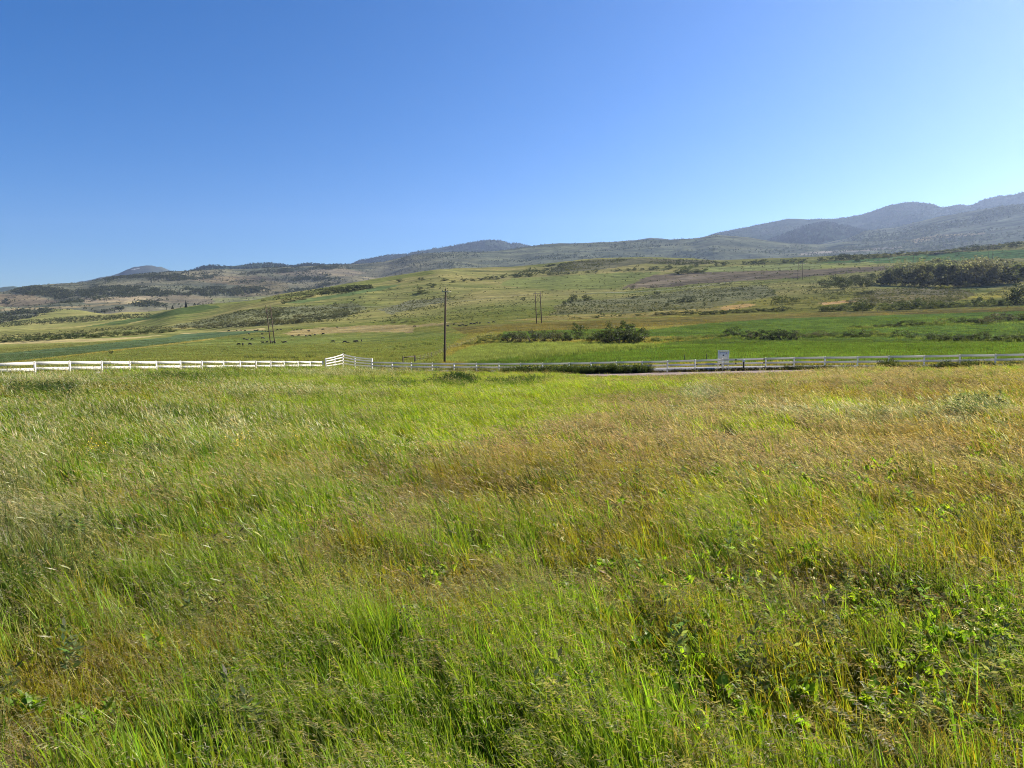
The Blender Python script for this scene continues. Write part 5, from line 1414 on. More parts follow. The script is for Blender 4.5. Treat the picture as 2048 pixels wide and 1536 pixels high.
# conductors of the power line, one thing strung between the twin poles
def conductors():
    S = [(539, 615), (1075.5, 586), (1600, 527.5), (1830.5, 506), (1981, 490)]; B = [(545.5, 687), (1078.5, 647), (1600, 560), (1830.5, 533), (1981, 519)]
    T = []
    for (px, py), (bx, by) in zip(S, B):
        g = on_ground(bx, by, 200); dx, dy, dz = pix_dir(px, py); k = g[1] / dy
        T.append(np.array((dx * k, g[1] - 0.3, CAMZ + dz * k)))
    root = empty('power_line', tuple(T[0])); tag(root, 'thin sagging wires strung between the twin power poles across the hillside', 'power line')
    for off in (-2.2, 0.0, 2.2):
        b = MB()
        for p, q in zip(T[:-1], T[1:]):
            n = 10; P = []
            for i in range(n + 1):
                t = i / n; w = p * (1 - t) + q * t; w = w + np.array((off, 0, -4 * t * (1 - t) * 0.018 * np.linalg.norm(q - p))); P.append(w - T[0])
            b.tube(P, [0.011] * (n + 1), 5)
        b.build('wire', M_WIRE, root)
conductors()

# ------------------------------------------------------------------ cattle
def skin_mesh(name, verts, edges, radii, root=0, sub=1):
    me = bpy.data.meshes.new(name); me.from_pydata(verts, edges, [])
    o = bpy.data.objects.new(name, me); COL.objects.link(o)
    m = o.modifiers.new('s', 'SKIN'); m.use_smooth_shade = True
    me.skin_vertices.new() if not me.skin_vertices else None
    for i, r in enumerate(radii):
        sv = me.skin_vertices[0].data[i]; sv.radius = (r, r) if not isinstance(r, tuple) else r; sv.use_root = (i == root)
    s = o.modifiers.new('d', 'SUBSURF'); s.levels = sub; s.render_levels = sub
    dg = bpy.context.evaluated_depsgraph_get()
    out = bpy.data.meshes.new_from_object(o.evaluated_get(dg)); out.name = name
    bpy.data.objects.remove(o); bpy.data.meshes.remove(me)
    return out

def cow_mesh(pose):
    V, E, R = [], [], []
    def v(x, y, z, r):
        V.append((x, y, z)); R.append(r); return len(V) - 1
    # spine along +x: rump to chest
    if pose == 'lying':
        zz = -0.62
    else: zz = 0.0
    a = [v(0.0, 0, 0.98 + zz, (0.34, 0.36)), v(-0.45, 0, 1.0 + zz, (0.33, 0.33)), v(-0.78, 0, 1.02 + zz, (0.24, 0.26)), v(0.42, 0, 0.98 + zz, (0.33, 0.37)), v(0.70, 0, 1.02 + zz, (0.24, 0.30))]
    E += [(a[0], a[1]), (a[1], a[2]), (a[0], a[3]), (a[3], a[4])]
    if pose == 'graze':
        n = [v(0.95, 0, 0.80, 0.16), v(1.14, 0, 0.48, 0.125), v(1.22, 0, 0.26, 0.12), v(1.30, 0, 0.06, 0.075)]
    elif pose == 'lying':
        n = [v(0.93, 0.04, 0.62, 0.16), v(1.10, 0.06, 0.86, 0.13), v(1.26, 0.08, 0.84, 0.12), v(1.45, 0.10, 0.72, 0.075)]
    else:
        n = [v(0.96, 0, 1.18, 0.16), v(1.15, 0, 1.33, 0.13), v(1.30, 0, 1.30, 0.125), v(1.50, 0, 1.14, 0.08)]
    E += [(a[4], n[0]), (n[0], n[1]), (n[1], n[2]), (n[2], n[3])]
    ears = [v(n and V[n[1]][0] - 0.02, s * 0.24, V[n[1]][2] + 0.05, 0.035) for s in (-1, 1)]
    E += [(n[1], e) for e in ears]
    for s in (-1, 1):
        if pose == 'lying':
            f = [v(0.56, s * 0.22, 0.24, 0.12), v(0.82, s * 0.24, 0.10, 0.07), v(0.55, s * 0.30, 0.07, 0.05)]
            h = [v(-0.55, s * 0.28, 0.28, 0.17), v(-0.25, s * 0.42, 0.12, 0.09), v(-0.55, s * 0.46, 0.07, 0.055)]
        else:
            k = 0.06 * s
            f = [v(0.55 + k, s * 0.17, 0.66, 0.125), v(0.56 + k, s * 0.17, 0.36, 0.065), v(0.54 + k, s * 0.17, 0.04, 0.06)]
            h = [v(-0.62 - k, s * 0.18, 0.70, 0.16), v(-0.74 - k, s * 0.18, 0.40, 0.07), v(-0.66 - k, s * 0.18, 0.04, 0.06)]
        E += [(a[3], f[0]), (f[0], f[1]), (f[1], f[2]), (a[1], h[0]), (h[0], h[1]), (h[1], h[2])]
    t = [v(-0.96, 0, 0.98 + zz, 0.05), v(-1.02, 0, max(0.55 + zz, 0.15), 0.035), v(-1.01, 0, max(0.32 + zz, 0.08), 0.055)]
    E += [(a[2], t[0]), (t[0], t[1]), (t[1], t[2])]
    me = skin_mesh('cow', V, E, R, 0, 1); me.materials.clear(); me.materials.append(M_HIDE)
    return me
COW = {k: cow_mesh(k) for k in ('graze', 'stand', 'lying')}
ORD = ['first', 'second', 'third', 'fourth', 'fifth', 'sixth', 'seventh', 'eighth', 'ninth', 'tenth', 'eleventh', 'twelfth', 'thirteenth', 'fourteenth', 'fifteenth', 'sixteenth', 'seventeenth', 'eighteenth',
       'nineteenth', 'twentieth', 'twenty-first', 'twenty-second', 'twenty-third', 'twenty-fourth', 'twenty-fifth', 'twenty-sixth', 'twenty-seventh', 'twenty-eighth', 'twenty-ninth', 'thirtieth',
       'thirty-first', 'thirty-second', 'thirty-third', 'thirty-fourth', 'thirty-fifth', 'thirty-sixth']
z8 = lambda L: [(450 + a / 8.192, 600 + b / 8.192) for a, b in L]
z2 = lambda L: [(512 + a / 4, 380 + b / 4) for a, b in L]
HERD = [
    ('in the far row beside the teal crop', z8([(65, 518), (190, 512), (258, 510), (330, 516), (485, 514), (520, 518), (548, 496), (610, 514), (665, 524), (705, 526), (740, 526), (785, 528), (860, 502), (915, 498), (1100, 482), (1125, 500), (1185, 496), (1250, 496)]), 1.0),
    ('spread over the tan strip', z8([(1375, 526), (1605, 497), (1835, 460)]) + z2([(1270, 1099)]), 1.0),
    ('around the foot of the tall leaning twin poles', z8([(228, 748), (292, 752), (410, 745), (445, 660), (315, 656), (365, 656), (395, 568), (608, 572), (620, 642), (620, 718), (690, 712), (757, 712), (800, 716), (958, 700), (985, 708)]), 1.05),
    ('on the green pasture below the tan strip', z8([(1108, 606), (1213, 594), (1330, 602), (1390, 602), (1475, 582), (1610, 571), (1770, 700), (1965, 709), (2020, 701)]) + z2([(790, 1222), (805, 1221), (845, 1213)]), 1.0),
    ('right of the utility pole below the brushy slope', z2([(1535, 1096), (1585, 1083), (1630, 1090), (1655, 1091), (1680, 1090), (1720, 1080), (1745, 1078), (1765, 1072), (1790, 1074), (1862, 1065), (1900, 1064)]), 1.0),
]
for place, pts, sz in HERD:
    pts = sorted(pts)
    for i, (px, py) in enumerate(pts):
        g = on_ground(px, py, 150, 900)
        pose = RNG.choice(['graze', 'graze', 'graze', 'stand', 'lying'])
        o = add_obj('cow', COW[pose], None, (g[0], g[1], g[2] + 0.02))
        k = sz * RNG.uniform(0.9, 1.15) * (0.85 if g[1] > 300 else 0.75); o.scale = (k, k, k)
        o.rotation_euler = (0, 0, RNG.choice([0, PI]) + RNG.normal(0, 0.55))
        word = {'graze': 'grazing black cow', 'stand': 'black cow standing', 'lying': 'black cow lying down'}[pose]
        tag(o, f'{word} {place}, {ORD[i]} from left', 'cow', 'black cattle on the pasture')

# ------------------------------------------------------------------ bushes and trees
def plant_mesh(name, data, mats):
    V, Q, B, S = data
    return np_mesh(name, V, [Q], {'bc': ('FLOAT_COLOR', B)}, False, mats)

def bush_mesh(seed, col, n=1200, leaf=0.046, nclump=18, rx=0.5):
    """unit bush: 1 m tall, 2*rx wide; leaves plus bare stems"""
    return plant_mesh('bush', shrub_mesh(n, rx, rx * 0.85, 1.0, leaf, seed, col, 0.28, nclump), [M_BUSH])
DKG = (0.042, 0.057, 0.022); MIDG = (0.072, 0.098, 0.032); LTG = (0.15, 0.18, 0.055); GRY = (0.10, 0.105, 0.065); OLV = (0.095, 0.105, 0.045)
BUSH = {
    'dark': [bush_mesh(900 + i, DKG) for i in range(4)], 'mid': [bush_mesh(910 + i, MIDG) for i in range(4)],
    'light': [bush_mesh(920 + i, LTG) for i in range(3)], 'grey': [bush_mesh(930 + i, GRY) for i in range(3)],
    'round': [bush_mesh(940 + i, (0.046, 0.062, 0.025), 1800, 0.042, 40) for i in range(4)],
}
def stems_mesh(seed):
    g = np.random.default_rng(seed); b = MB()
    for k in range(7):
        a = g.uniform(0, 2 * PI); e = g.uniform(0.12, 0.36); h = g.uniform(0.45, 0.8)
        b.tube([(math.cos(a) * 0.05, math.sin(a) * 0.05, -0.04), (math.cos(a) * e * 0.5, math.sin(a) * e * 0.5, h * 0.5), (math.cos(a) * e, math.sin(a) * e, h)], [0.018, 0.012, 0.005], 5)
    return b.mesh('stem', [M_BARK])
STEMS = [stems_mesh(k) for k in range(3)]

def put_bush(px, py, h, w, kind, label, group, rmin=60, rmax=2200, cat='bush', parts=False):
    g = on_ground(px, py, rmin, rmax); s = math.hypot(g[0], g[1]) / F
    H = max(h * s, 0.4) * 1.12; W = max(w * s, 0.4) * 1.32
    me = BUSH[kind][RNG.integers(0, len(BUSH[kind]))]
    if parts:
        root = empty('bush', g, RNG.uniform(0, 2 * PI)); tag(root, label, cat, group)
        f = add_obj('foliage', me, root); f.scale = (W, W, H)
        st = add_obj('stem', STEMS[RNG.integers(0, 3)], root); st.scale = (W, W, H * 0.8)
        return root
    o = add_obj('bush', me, None, (g[0], g[1], g[2] - 0.05)); o.scale = (W, W * RNG.uniform(0.85, 1.1), H); o.rotation_euler = (0, 0, RNG.uniform(0, 2 * PI))
    return tag(o, label, cat, group)

def row(items, kind, desc, place, group, **kw):
    """items sorted from the left: (px, base py, height px, width px[, kind])"""
    items = sorted(items, key=lambda t: t[0])
    for i, t in enumerate(items):
        put_bush(t[0], t[1], t[2], t[3], t[4] if len(t) > 4 else kind, f'{desc} {place}, {ORD[i]} from left' if len(items) > 1 else f'{desc} {place}', group, **kw)

# willow hedge behind the bright field
row([(1004, 684, 15, 28), (1020, 685, 19, 30), (1040, 685, 22, 34, 'grey'), (1062, 685, 23, 36, 'grey'), (1086, 684, 21, 32, 'grey'), (1108, 683, 21, 32, 'grey'), (1128, 682, 18, 28), (1140, 682, 14, 24)],
    'dark', 'grey green willow', 'in the brushy hedge beyond the fence', 'willows in the brushy hedge', rmin=120, parts=True)
for t, lab in (((1156, 679, 31, 30, 'mid'), 'rounded taller green willow at the right end of the brushy hedge'),
               ((1178, 683, 17, 30, 'light'), 'light yellow green low shrub between the round willow and the big dark clump'),
               ((1196, 683, 15, 28, 'light'), 'second light green low shrub touching the left side of the big dark clump'),
               ((1214, 686, 24, 48, 'dark'), 'leftmost dark willow of the big clump beyond the fence'),
               ((1222, 681, 34, 34, 'mid'), 'tall willow at the back of the big clump, left peak'),
               ((1248, 681, 36, 40, 'mid'), 'tallest willow at the back of the big clump, right peak'),
               ((1240, 687, 27, 56, 'dark'), 'broad dark willow in the middle of the big clump'),
               ((1264, 687, 26, 48, 'dark'), 'dark willow right of centre in the big clump'),
               ((1280, 685, 27, 34, 'mid'), 'rightmost willow of the big clump, with paler tips')):
    put_bush(*t, lab, 'willows in the big clump', rmin=120, parts=True)
row([(1310, 683, 8, 26), (1335, 681, 7, 30), (1362, 679, 7, 30), (1390, 677, 7, 30), (1418, 676, 7, 26), (1440, 675, 8, 22)], 'light', 'pale low shrub', 'in the weedy strip beside the big willow clump', 'pale shrubs along the ditch', rmin=120)
row([(1456, 673, 13, 22), (1468, 672, 17, 20), (1494, 676, 14, 22), (1508, 678, 15, 24, 'grey'), (1524, 679, 18, 28), (1546, 680, 17, 26), (1562, 680, 19, 26), (1580, 680, 18, 26), (1593, 679, 15, 20, 'grey')],
    'dark', 'dark ragged shrub', 'in the ditch above the bright field', 'dark shrubs in the ditch', rmin=120, parts=True)
row([(1622, 675, 9, 26, 'grey'), (1640, 674, 11, 26, 'grey'), (1662, 673, 9, 28), (1684, 674, 10, 26), (1706, 674, 11, 28), (1728, 674, 13, 28), (1748, 672, 10, 24, 'light'), (1772, 673, 7, 26, 'light'), (1802, 674, 12, 28, 'dark'), (1826, 676, 9, 24),
     (1852, 679, 11, 28), (1870, 681, 12, 24), (1890, 682, 13, 26), (1908, 682, 12, 26, 'dark'), (1926, 683, 13, 28, 'dark'), (1945, 682, 11, 26), (1962, 682, 15, 28, 'dark'), (1984, 683, 12, 26), (2004, 683, 12, 26), (2024, 684, 12, 28, 'light'), (2044, 684, 13, 26), (2066, 684, 12, 28)],
    'mid', 'leafy green shrub', 'in the lower ditch line at the right', 'shrubs in the lower ditch line', rmin=110)
row([(1712, 656, 5, 22), (1735, 657, 5, 24, 'light'), (1760, 655, 6, 26), (1784, 654, 7, 26), (1806, 652, 9, 26), (1830, 651, 9, 24), (1850, 650, 6, 22, 'light'), (1880, 650, 12, 22, 'light'), (1915, 647, 11, 26, 'mid'), (1940, 647, 8, 22), (1955, 647, 9, 24), (1975, 648, 11, 24, 'grey'),
     (1990, 645, 14, 28, 'grey'), (2012, 644, 15, 30, 'grey'), (2034, 643, 13, 28, 'mid'), (2060, 642, 12, 28, 'mid')],
    'dark', 'dark low shrub', 'in the upper ditch line at the right', 'shrubs in the upper ditch line', rmin=150)
row([(1318, 631, 7, 22), (1332, 630, 5, 16), (1350, 629, 6, 26), (1378, 630, 9, 24), (1404, 630, 8, 26), (1426, 629, 8, 24), (1446, 628, 7, 24), (1468, 626, 7, 24), (1490, 626, 6, 22), (1512, 624, 7, 24), (1534, 623, 6, 22), (1552, 623, 7, 20), (1568, 622, 9, 22)],
    'dark', 'dark shrub', 'in the hedge line left of the wire fence', 'shrubs in the left hedge line', rmin=250)
row([(1190, 636, 4, 20), (1243, 633, 4, 14), (1278, 632, 4, 16), (1160, 637, 3, 12), (1147, 637, 3, 8)], 'mid', 'tiny low shrub', 'dotted along the straw strip above the olive field', 'tiny shrubs on the straw strip', rmin=250)
row([(1640, 623, 10, 26), (1656, 623, 12, 24), (1672, 622, 11, 26), (1690, 621, 11, 22), (1712, 622, 14, 24), (1730, 621, 18, 30), (1741, 620, 24, 18, 'grey'), (1768, 619, 11, 24), (1786, 620, 12, 24), (1804, 619, 12, 26), (1822, 618, 13, 24), (1840, 617, 19, 24), (1858, 617, 14, 24),
     (1876, 616, 13, 26), (1894, 615, 11, 24), (1912, 614, 8, 20), (1930, 613, 7, 20)], 'mid', 'dark green shrub', 'in the long hedge behind the wire fence', 'shrubs in the long hedge', rmin=260)
row([(1956, 613, 13, 20), (1968, 612, 16, 24), (1990, 612, 11, 20), (2008, 611, 10, 22), (2024, 610, 20, 22, 'dark'), (2038, 609, 33, 30, 'dark'), (2058, 608, 28, 30, 'dark')], 'mid', 'dense rounded bush', 'at the right end of the wire fence', 'bushes at the right end', rmin=260)
# round shrubs left of the grove
for t, lab in (((1655, 575, 13, 28, 'round'), 'leftmost round dark shrub of the group beside the aspen grove'), ((1670, 568, 14, 26, 'round'), 'round shrub behind the two front ones, left back of the group'), ((1690, 563, 8, 30, 'round'), 'low dark shrub at the back of the round group'),
               ((1686, 579, 19, 32, 'round'), 'largest round shrub at the front of the group beside the grove'), ((1702, 571, 16, 22, 'round'), 'round shrub right behind the largest one of the group'), ((1712, 564, 13, 18, 'round'), 'round shrub at the back middle of the group'),
               ((1716, 574, 12, 14, 'round'), 'small shrub right of the largest one in the front of the group'), ((1728, 574, 15, 18, 'round'), 'upright round shrub at the front right of the group'), ((1738, 573, 10, 12, 'round'), 'smallest shrub at the front right end of the group'),
               ((1742, 561, 13, 16, 'round'), 'single round shrub at the upper right of the group'), ((1723, 563, 9, 20, 'grey'), 'greyer low shrub at the back right of the group')):
    put_bush(*t, lab, 'round shrubs beside the grove', rmin=350)
# hillside
row([(1006, 556, 6, 16), (1030, 555, 7, 16), (1038, 555, 6, 12), (1058, 554, 8, 14), (1101, 551, 7, 15), (1117, 549.5, 6, 13), (1133, 549, 5, 16), (1150, 547, 4, 12), (1175, 546, 4, 10), (1191, 545, 6, 10), (1236, 542, 5, 10), (1257, 541.5, 5, 10), (1269, 541, 6, 12), (1285, 540, 4, 10),
     (1303, 540, 6, 14), (1312, 538.5, 6, 12), (1338, 538, 7, 16)], 'dark', 'small dark bush', 'in the row under the hill\'s brushy knob', 'small bushes under the knob', rmin=500)
row([(1356, 548, 9, 16), (1366, 548, 14, 16), (1377, 547, 16, 16), (1392, 545, 6, 16), (1405, 544, 6, 22)], 'mid', 'taller bush', 'in the clump at the top corner of the ploughed field', 'bushes at the ploughed field corner', rmin=500)
row([(1393, 533, 5, 12), (1432, 532, 5, 10), (1449, 531, 8, 16), (1490, 529.5, 6, 14), (1502, 529, 7, 12), (1512, 528, 8, 16), (1526, 528, 9, 18), (1570, 525, 6, 12), (1587, 524, 7, 12), (1603, 524, 6, 14), (1640, 522, 7, 12), (1655, 521, 6, 22), (1675, 520, 9, 20), (1690, 519, 10, 20), (1703, 518.5, 9, 18), (1716, 518, 8, 20), (1716, 523, 6, 14),
     (1735, 516, 6, 18), (1752, 515.5, 5, 18), (1775, 514, 7, 16), (1805, 512, 8, 22), (1835, 511, 7, 18), (1870, 509, 6, 20), (1895, 506, 6, 20), (1920, 504, 8, 20), (1945, 502, 10, 22), (1962, 500, 9, 22), (1985, 499, 8, 20), (2030, 495, 9, 24)],
    'dark', 'dark shrub', 'in the upper hedge below the hazy foothills', 'shrubs in the upper hedge', rmin=600)
row([(1130, 609, 8, 12), (1140, 607, 10, 14), (1148, 603, 13, 16), (1170, 602, 12, 16), (1178, 601, 8, 12), (1046, 602, 7, 10), (1266, 597, 6, 10), (1312, 589, 6, 10), (1318, 588, 5, 8), (1334, 613, 8, 11), (1340, 604, 5, 10), (1362, 606, 9, 14), (1374, 605, 12, 16), (1386, 604, 11, 14), (1408, 613, 8, 6), (1268, 575, 4, 8), (1305, 576, 4, 8), (1265, 580, 3, 9)],
    'dark', 'scattered dark bush', 'on the sage slope right of the middle twin poles', 'scattered bushes on the sage slope', rmin=400)
row([(1546, 590, 9, 10), (1551, 600, 7, 16), (1437, 568, 3, 7), (1451, 568, 3, 8), (1462, 567, 4, 7)], 'mid', 'lone small bush', 'on the slope below the ploughed field', 'lone bushes below the ploughed field', rmin=400)
row([(566, 608, 7, 8), (743, 577, 5, 8), (800, 564, 5, 14), (843, 561, 6, 14), (864, 575, 9, 15), (839, 579, 5, 13), (847, 587, 6, 27), (890, 562, 5, 14), (907, 565, 4, 12), (926, 563, 5, 14), (944, 562, 5, 14), (960, 561, 5, 14), (975, 560, 7, 18), (990, 559, 7, 20), (707, 602, 5, 7), (720, 597, 4, 6), (670, 610, 5, 7), (690, 618, 5, 10)],
    'dark', 'small dark bush', 'scattered over the left shoulder of the middle hill', 'bushes on the left shoulder', rmin=500)
row([(650, 588, 6, 22), (668, 584, 7, 24), (688, 583, 9, 24), (705, 581, 10, 26), (722, 579, 9, 24), (735, 577, 8, 22), (600, 600, 5, 20), (580, 604, 6, 22), (622, 594, 5, 20)], 'dark', 'shaded thicket bush', 'on the steep bank above the dark green strip', 'thicket on the steep bank', rmin=500)
row([(6, 684, 9, 28), (28, 683, 8, 26), (48, 682.5, 9, 26), (66, 682, 8, 24), (86, 680.5, 9, 26), (106, 679.5, 9, 26), (124, 678.5, 10, 26), (142, 677.5, 9, 24), (158, 676, 8, 22), (178, 675.5, 8, 26), (196, 675, 8, 26), (222, 673.5, 9, 28), (244, 671.5, 7, 28), (268, 670, 6, 26), (292, 668.5, 7, 26), (316, 667, 6, 26), (342, 664, 6, 28)],
    'mid', 'rounded grey green willow', 'in the long brush line beyond the teal crop', 'willows in the long brush line', rmin=400)
row([(370, 658, 8, 22), (395, 657, 7, 24), (430, 655, 8, 24), (455, 654, 8, 24), (480, 653, 8, 24), (505, 651, 8, 24), (530, 649, 7, 22), (560, 648, 9, 26), (588, 647, 9, 26), (606, 646, 9, 22), (600, 638, 9, 26), (622, 636, 8, 24), (645, 641, 9, 26), (668, 637, 8, 24), (690, 633, 9, 20), (785, 647, 4, 12), (808, 646, 3, 10), (828, 646, 5, 14)],
    'grey', 'rounded sage green bush', 'at the slope foot behind the cattle', 'brush behind the cattle', rmin=350)
put_bush(222, 708, 7, 7, 'dark', 'single small dark bush alone on the pasture above the left fence', 'lone bush', rmin=150, rmax=600)
row([(935, 690, 6, 18), (952, 688, 8, 22), (970, 687, 12, 26), (988, 686, 13, 26), (962, 678, 8, 20), (982, 676, 8, 20)], 'light', 'pale grassy shrub', 'at the left end of the brushy hedge', 'pale shrubs left of the hedge', rmin=120)
row([(1700, 609, 6, 14), (1668, 597, 4, 14), (1720, 590, 5, 18), (1735, 588, 6, 20)], 'dark', 'low dark bush', 'on the slope below the round shrub group', 'bushes below the round shrubs', rmin=350)

# aspen grove: trunk and crown each
def limbs_mesh(seed):
    g = np.random.default_rng(seed); b = MB()
    bend = g.normal(0, 0.02, 2)
    P = [np.array((bend[0] * t * t, bend[1] * t * t, t)) for t in (-0.03, 0.2, 0.45, 0.7, 0.92)]
    b.tube(P, [0.020, 0.017, 0.013, 0.008, 0.003], 7)
    for k in range(9):
        t = g.uniform(0.3, 0.85); a = g.uniform(0, 2 * PI); L = g.uniform(0.12, 0.26) * (1.15 - t)
        p = np.array((bend[0] * t * t, bend[1] * t * t, t)); q = p + np.array((math.cos(a) * L, math.sin(a) * L, L * g.uniform(0.5, 1.1)))
        b.tube([p, (p + q) / 2 + np.array((0, 0, -0.01)), q], [0.007, 0.005, 0.002], 5)
    return b.mesh('trunk', [M_PALEBARK])
def crown_tree_mesh(seed, col, n=520, leaf=0.055, rx=0.20, z0=0.28):
    return plant_mesh('crown', shrub_mesh(n, rx, rx, 1.0, leaf, seed, col, 0.3, 22, z0), [M_ASPEN])
TRUNK = [limbs_mesh(40 + i) for i in range(4)]
CROWN = {'olive': [crown_tree_mesh(950 + i, (0.140, 0.158, 0.118), 1400, 0.034, 0.26, 0.02) for i in range(4)], 'brown': [crown_tree_mesh(960 + i, (0.140, 0.148, 0.120), 1250, 0.034, 0.26, 0.02) for i in range(3)], 'dark': [crown_tree_mesh(970 + i, (0.085, 0.10, 0.05), 700, 0.055, 0.27, 0.06) for i in range(3)]}
def put_tree(px, py, h, w, kind, label, group, rmin=350):
    g = on_ground(px, py, rmin, 900); s = math.hypot(g[0], g[1]) / F; H = h * s; W = w * s / 0.42 * 1.4
    root = empty('aspen_tree' if kind != 'dark' else 'broadleaf_tree', g, RNG.uniform(0, 2 * PI)); tag(root, label, 'tree', group)
    t = add_obj('trunk', TRUNK[RNG.integers(0, 4)], root); t.scale = (H * 0.8, H * 0.8, H)
    c = add_obj('crown', CROWN[kind][RNG.integers(0, len(CROWN[kind]))], root); c.scale = (W, W, H)
front = [(1768, 570, 30, 17), (1780, 571, 36, 18), (1793, 571, 40, 18), (1804, 572, 41, 18), (1816, 572, 43, 19), (1829, 572, 44, 19), (1842, 573, 44, 20), (1855, 573, 46, 20), (1868, 573, 46, 20), (1881, 574, 47, 20), (1894, 574, 45, 20), (1908, 574, 45, 20), (1922, 574, 44, 20), (1936, 573, 43, 20),
         (1950, 573, 43, 20), (1964, 572, 41, 20), (1978, 571, 41, 20), (1992, 570, 40, 19), (2006, 568, 38, 18)]
for i, t in enumerate(front):
    put_tree(*t, 'olive' if t[0] < 1925 else 'brown', f'{"thin olive" if t[0] < 1925 else "thin brownish"} aspen in the front row of the grove, {ORD[i]} from the left', 'aspens of the grove')
back = [(1798, 562, 36, 18), (1820, 562, 38, 20), (1846, 561, 38, 20), (1866, 560, 40, 22), (1880, 558, 40, 22), (1900, 558, 34, 22), (1925, 557, 34, 22), (1950, 557, 36, 22), (1966, 556, 34, 22), (1985, 556, 34, 22), (2000, 556, 32, 20), (2015, 557, 30, 18)]
for i, t in enumerate(back):
    put_tree(*t, 'olive' if t[0] < 1890 else 'brown', f'aspen in the back row of the grove, {ORD[i]} from the left, only its top showing', 'aspens of the grove', 420)
for i, t in enumerate([(2014, 568, 30, 22), (2028, 566, 32, 26), (2042, 563, 30, 26), (2060, 561, 28, 26)]):
    put_tree(*t, 'dark', f'dense dark tree at the right end of the aspen grove, {ORD[i]} from the left', 'dark trees ending the grove')
row([(1752, 569, 9, 14), (1762, 569, 16, 20), (1775, 570, 12, 16)], 'dark', 'dark shrub', 'at the left foot of the aspen grove', 'shrubs at the grove foot', rmin=350)
row([(1776, 572, 13, 24), (1796, 573, 15, 26), (1818, 573, 13, 26), (1840, 574, 16, 26), (1862, 574, 13, 26), (1884, 575, 15, 28), (1908, 575, 14, 28), (1932, 574, 15, 26), (1956, 573, 13, 26), (1980, 572, 14, 26), (2002, 570, 14, 26)], 'grey', 'grey green understory shrub', 'along the front foot of the aspen grove', 'understory of the grove', rmin=350)
row([(1890, 578, 6, 16), (1932, 575, 8, 14), (1945, 574, 7, 16), (1970, 573, 6, 16)], 'light', 'sunlit pale green shrub', 'below the aspen grove', 'pale shrubs below the grove', rmin=350)

# two conifers and a few neighbours on the valley edge at the left
for px, py, h, w, lab in ((372, 615, 13, 5, 'tall narrow dark conifer standing alone at the edge of the far left valley'), (345, 616, 7, 6, 'short broad dark conifer left of the tall narrow one'), (389, 611, 5, 6, 'smallest dark conifer right of the tall narrow one')):
    g = on_ground(px, py, 900, 2600); s = math.hypot(g[0], g[1]) / F
    root = empty('conifer_tree', g); tag(root, lab, 'tree')
    H = h * s; me = plant_mesh('crown', conifer_mesh(420, H, w * s * 0.6, H * 0.08, int(px), (0.022, 0.034, 0.018)), [M_BUSH]); add_obj('crown', me, root)
    b = MB(); b.tube([(0, 0, -0.5), (0, 0, H * 0.5), (0, 0, H * 0.9)], [H * 0.02, H * 0.015, H * 0.004], 7); b.build('trunk', M_BARK, root)

# a few yellow wildflowers standing above the grass
for px, py, hpx, lab in ((205, 940, 30, 'small yellow flowering plant at the left of the meadow'), (478, 934, 36, 'pale yellow flowering plant in the left middle of the meadow'), (610, 915, 22, 'orange yellow flower clump right of the pale yellow plant'), (505, 925, 24, 'small yellow sprig just right of the pale yellow flowering plant')):
    g = on_ground(px, py, 5, 40)
    root = empty('wildflower', g); tag(root, lab, 'flower')
    nst = 5; base = disc(nst, 0.14); b = MB(); tips = []
    for q in base:
        h = RNG.uniform(0.42, 0.62); tip = q * RNG.uniform(1, 1.8) + np.array((-0.05, 0, h)); b.tube([q, (q + tip) / 2 + np.array((0.01, 0, 0)), tip], [0.004, 0.0035, 0.003], 5); tips.append(tip)
    b.build('stem', M_STEM, root)
    C = np.vstack([t + RNG.normal(0, 0.02, (16, 3)) * np.array((1, 1, 3.0)) for t in tips])
    V, Q = rand_quads(C, 0.02); add_obj('flower_head', np_mesh('flower_head', V, [Q], None, False, [M_YELLOW]), root)
# ------------------------------------------------------------------ air, sky, sun, camera
SUN_AZ, SUN_EL = rad(62), rad(33)
b = MB(); b.box((-14500, -3000, -140), (14500, 13500, 1900))
m, nt, out = new_mat('haze_air')
pv = N(nt, 'ShaderNodeVolumePrincipled')
pv.inputs['Color'].default_value = (0.48, 0.63, 1.0, 1); pv.inputs['Density'].default_value = 3.3e-5; pv.inputs['Anisotropy'].default_value = 0.45
nt.links.new(pv.outputs[0], out.inputs['Volume'])
hz = b.build('haze', m); tag(hz, 'thin blue summer haze in the air over the valley', 'haze', kind='stuff')

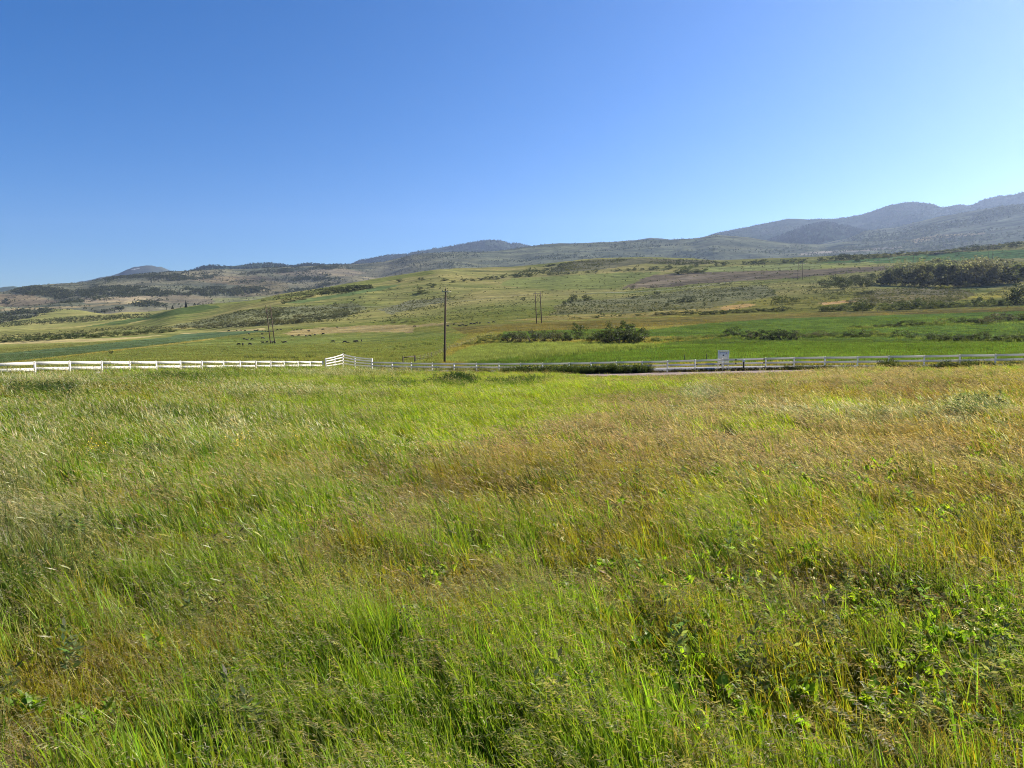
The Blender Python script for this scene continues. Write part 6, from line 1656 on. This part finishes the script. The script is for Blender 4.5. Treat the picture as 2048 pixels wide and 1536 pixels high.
w = bpy.data.worlds.new('World'); sc.world = w; w.use_nodes = True
nt = w.node_tree; nt.nodes.clear()
out = N(nt, 'ShaderNodeOutputWorld'); bg = N(nt, 'ShaderNodeBackground'); sky = N(nt, 'ShaderNodeTexSky', sky_type='NISHITA')
sky.sun_disc = False; sky.sun_elevation = SUN_EL; sky.sun_rotation = SUN_AZ; sky.altitude = 1900; sky.air_density = 1.0; sky.dust_density = 2.6; sky.ozone_density = 4.5
hs = N(nt, 'ShaderNodeHueSaturation'); hs.inputs['Saturation'].default_value = 1.36; hs.inputs['Hue'].default_value = 0.506
nt.links.new(sky.outputs[0], hs.inputs['Color']); nt.links.new(hs.outputs[0], bg.inputs[0]); bg.inputs[1].default_value = 0.0505
nt.links.new(bg.outputs[0], out.inputs[0])
L = bpy.data.lights.new('sun', 'SUN'); L.energy = 5.0; L.angle = rad(0.53); L.color = (1.0, 0.92, 0.78)
so = bpy.data.objects.new('sun', L); COL.objects.link(so)
sd = Vector((math.sin(SUN_AZ) * math.cos(SUN_EL), math.cos(SUN_AZ) * math.cos(SUN_EL), math.sin(SUN_EL)))
so.rotation_euler = sd.to_track_quat('Z', 'Y').to_euler(); so.location = sd * 400

cam = bpy.data.cameras.new('camera'); cam.sensor_width = 36; cam.lens = 36 * F / 2048; cam.clip_start = 0.05; cam.clip_end = 60000
co = bpy.data.objects.new('camera', cam); COL.objects.link(co); co.location = (0, 0, CAMZ); co.rotation_euler = (PI / 2 - PITCH, 0, 0)
sc.camera = co
sc.view_settings.view_transform = 'Standard'; sc.view_settings.look = 'None'; sc.view_settings.gamma = 1; sc.view_settings.use_curve_mapping = False
sc.view_settings.exposure = 1.56
cy = sc.cycles
cy.use_denoising = True; cy.denoiser = 'OPENIMAGEDENOISE'; cy.denoising_input_passes = 'RGB_ALBEDO_NORMAL'; cy.denoising_prefilter = 'NONE'
cy.filter_width = 1.0
cy.max_bounces = 6; cy.diffuse_bounces = 3; cy.glossy_bounces = 2; cy.transmission_bounces = 3; cy.volume_bounces = 0; cy.transparent_max_bounces = 8
cy.caustics_reflective = False; cy.caustics_refractive = False
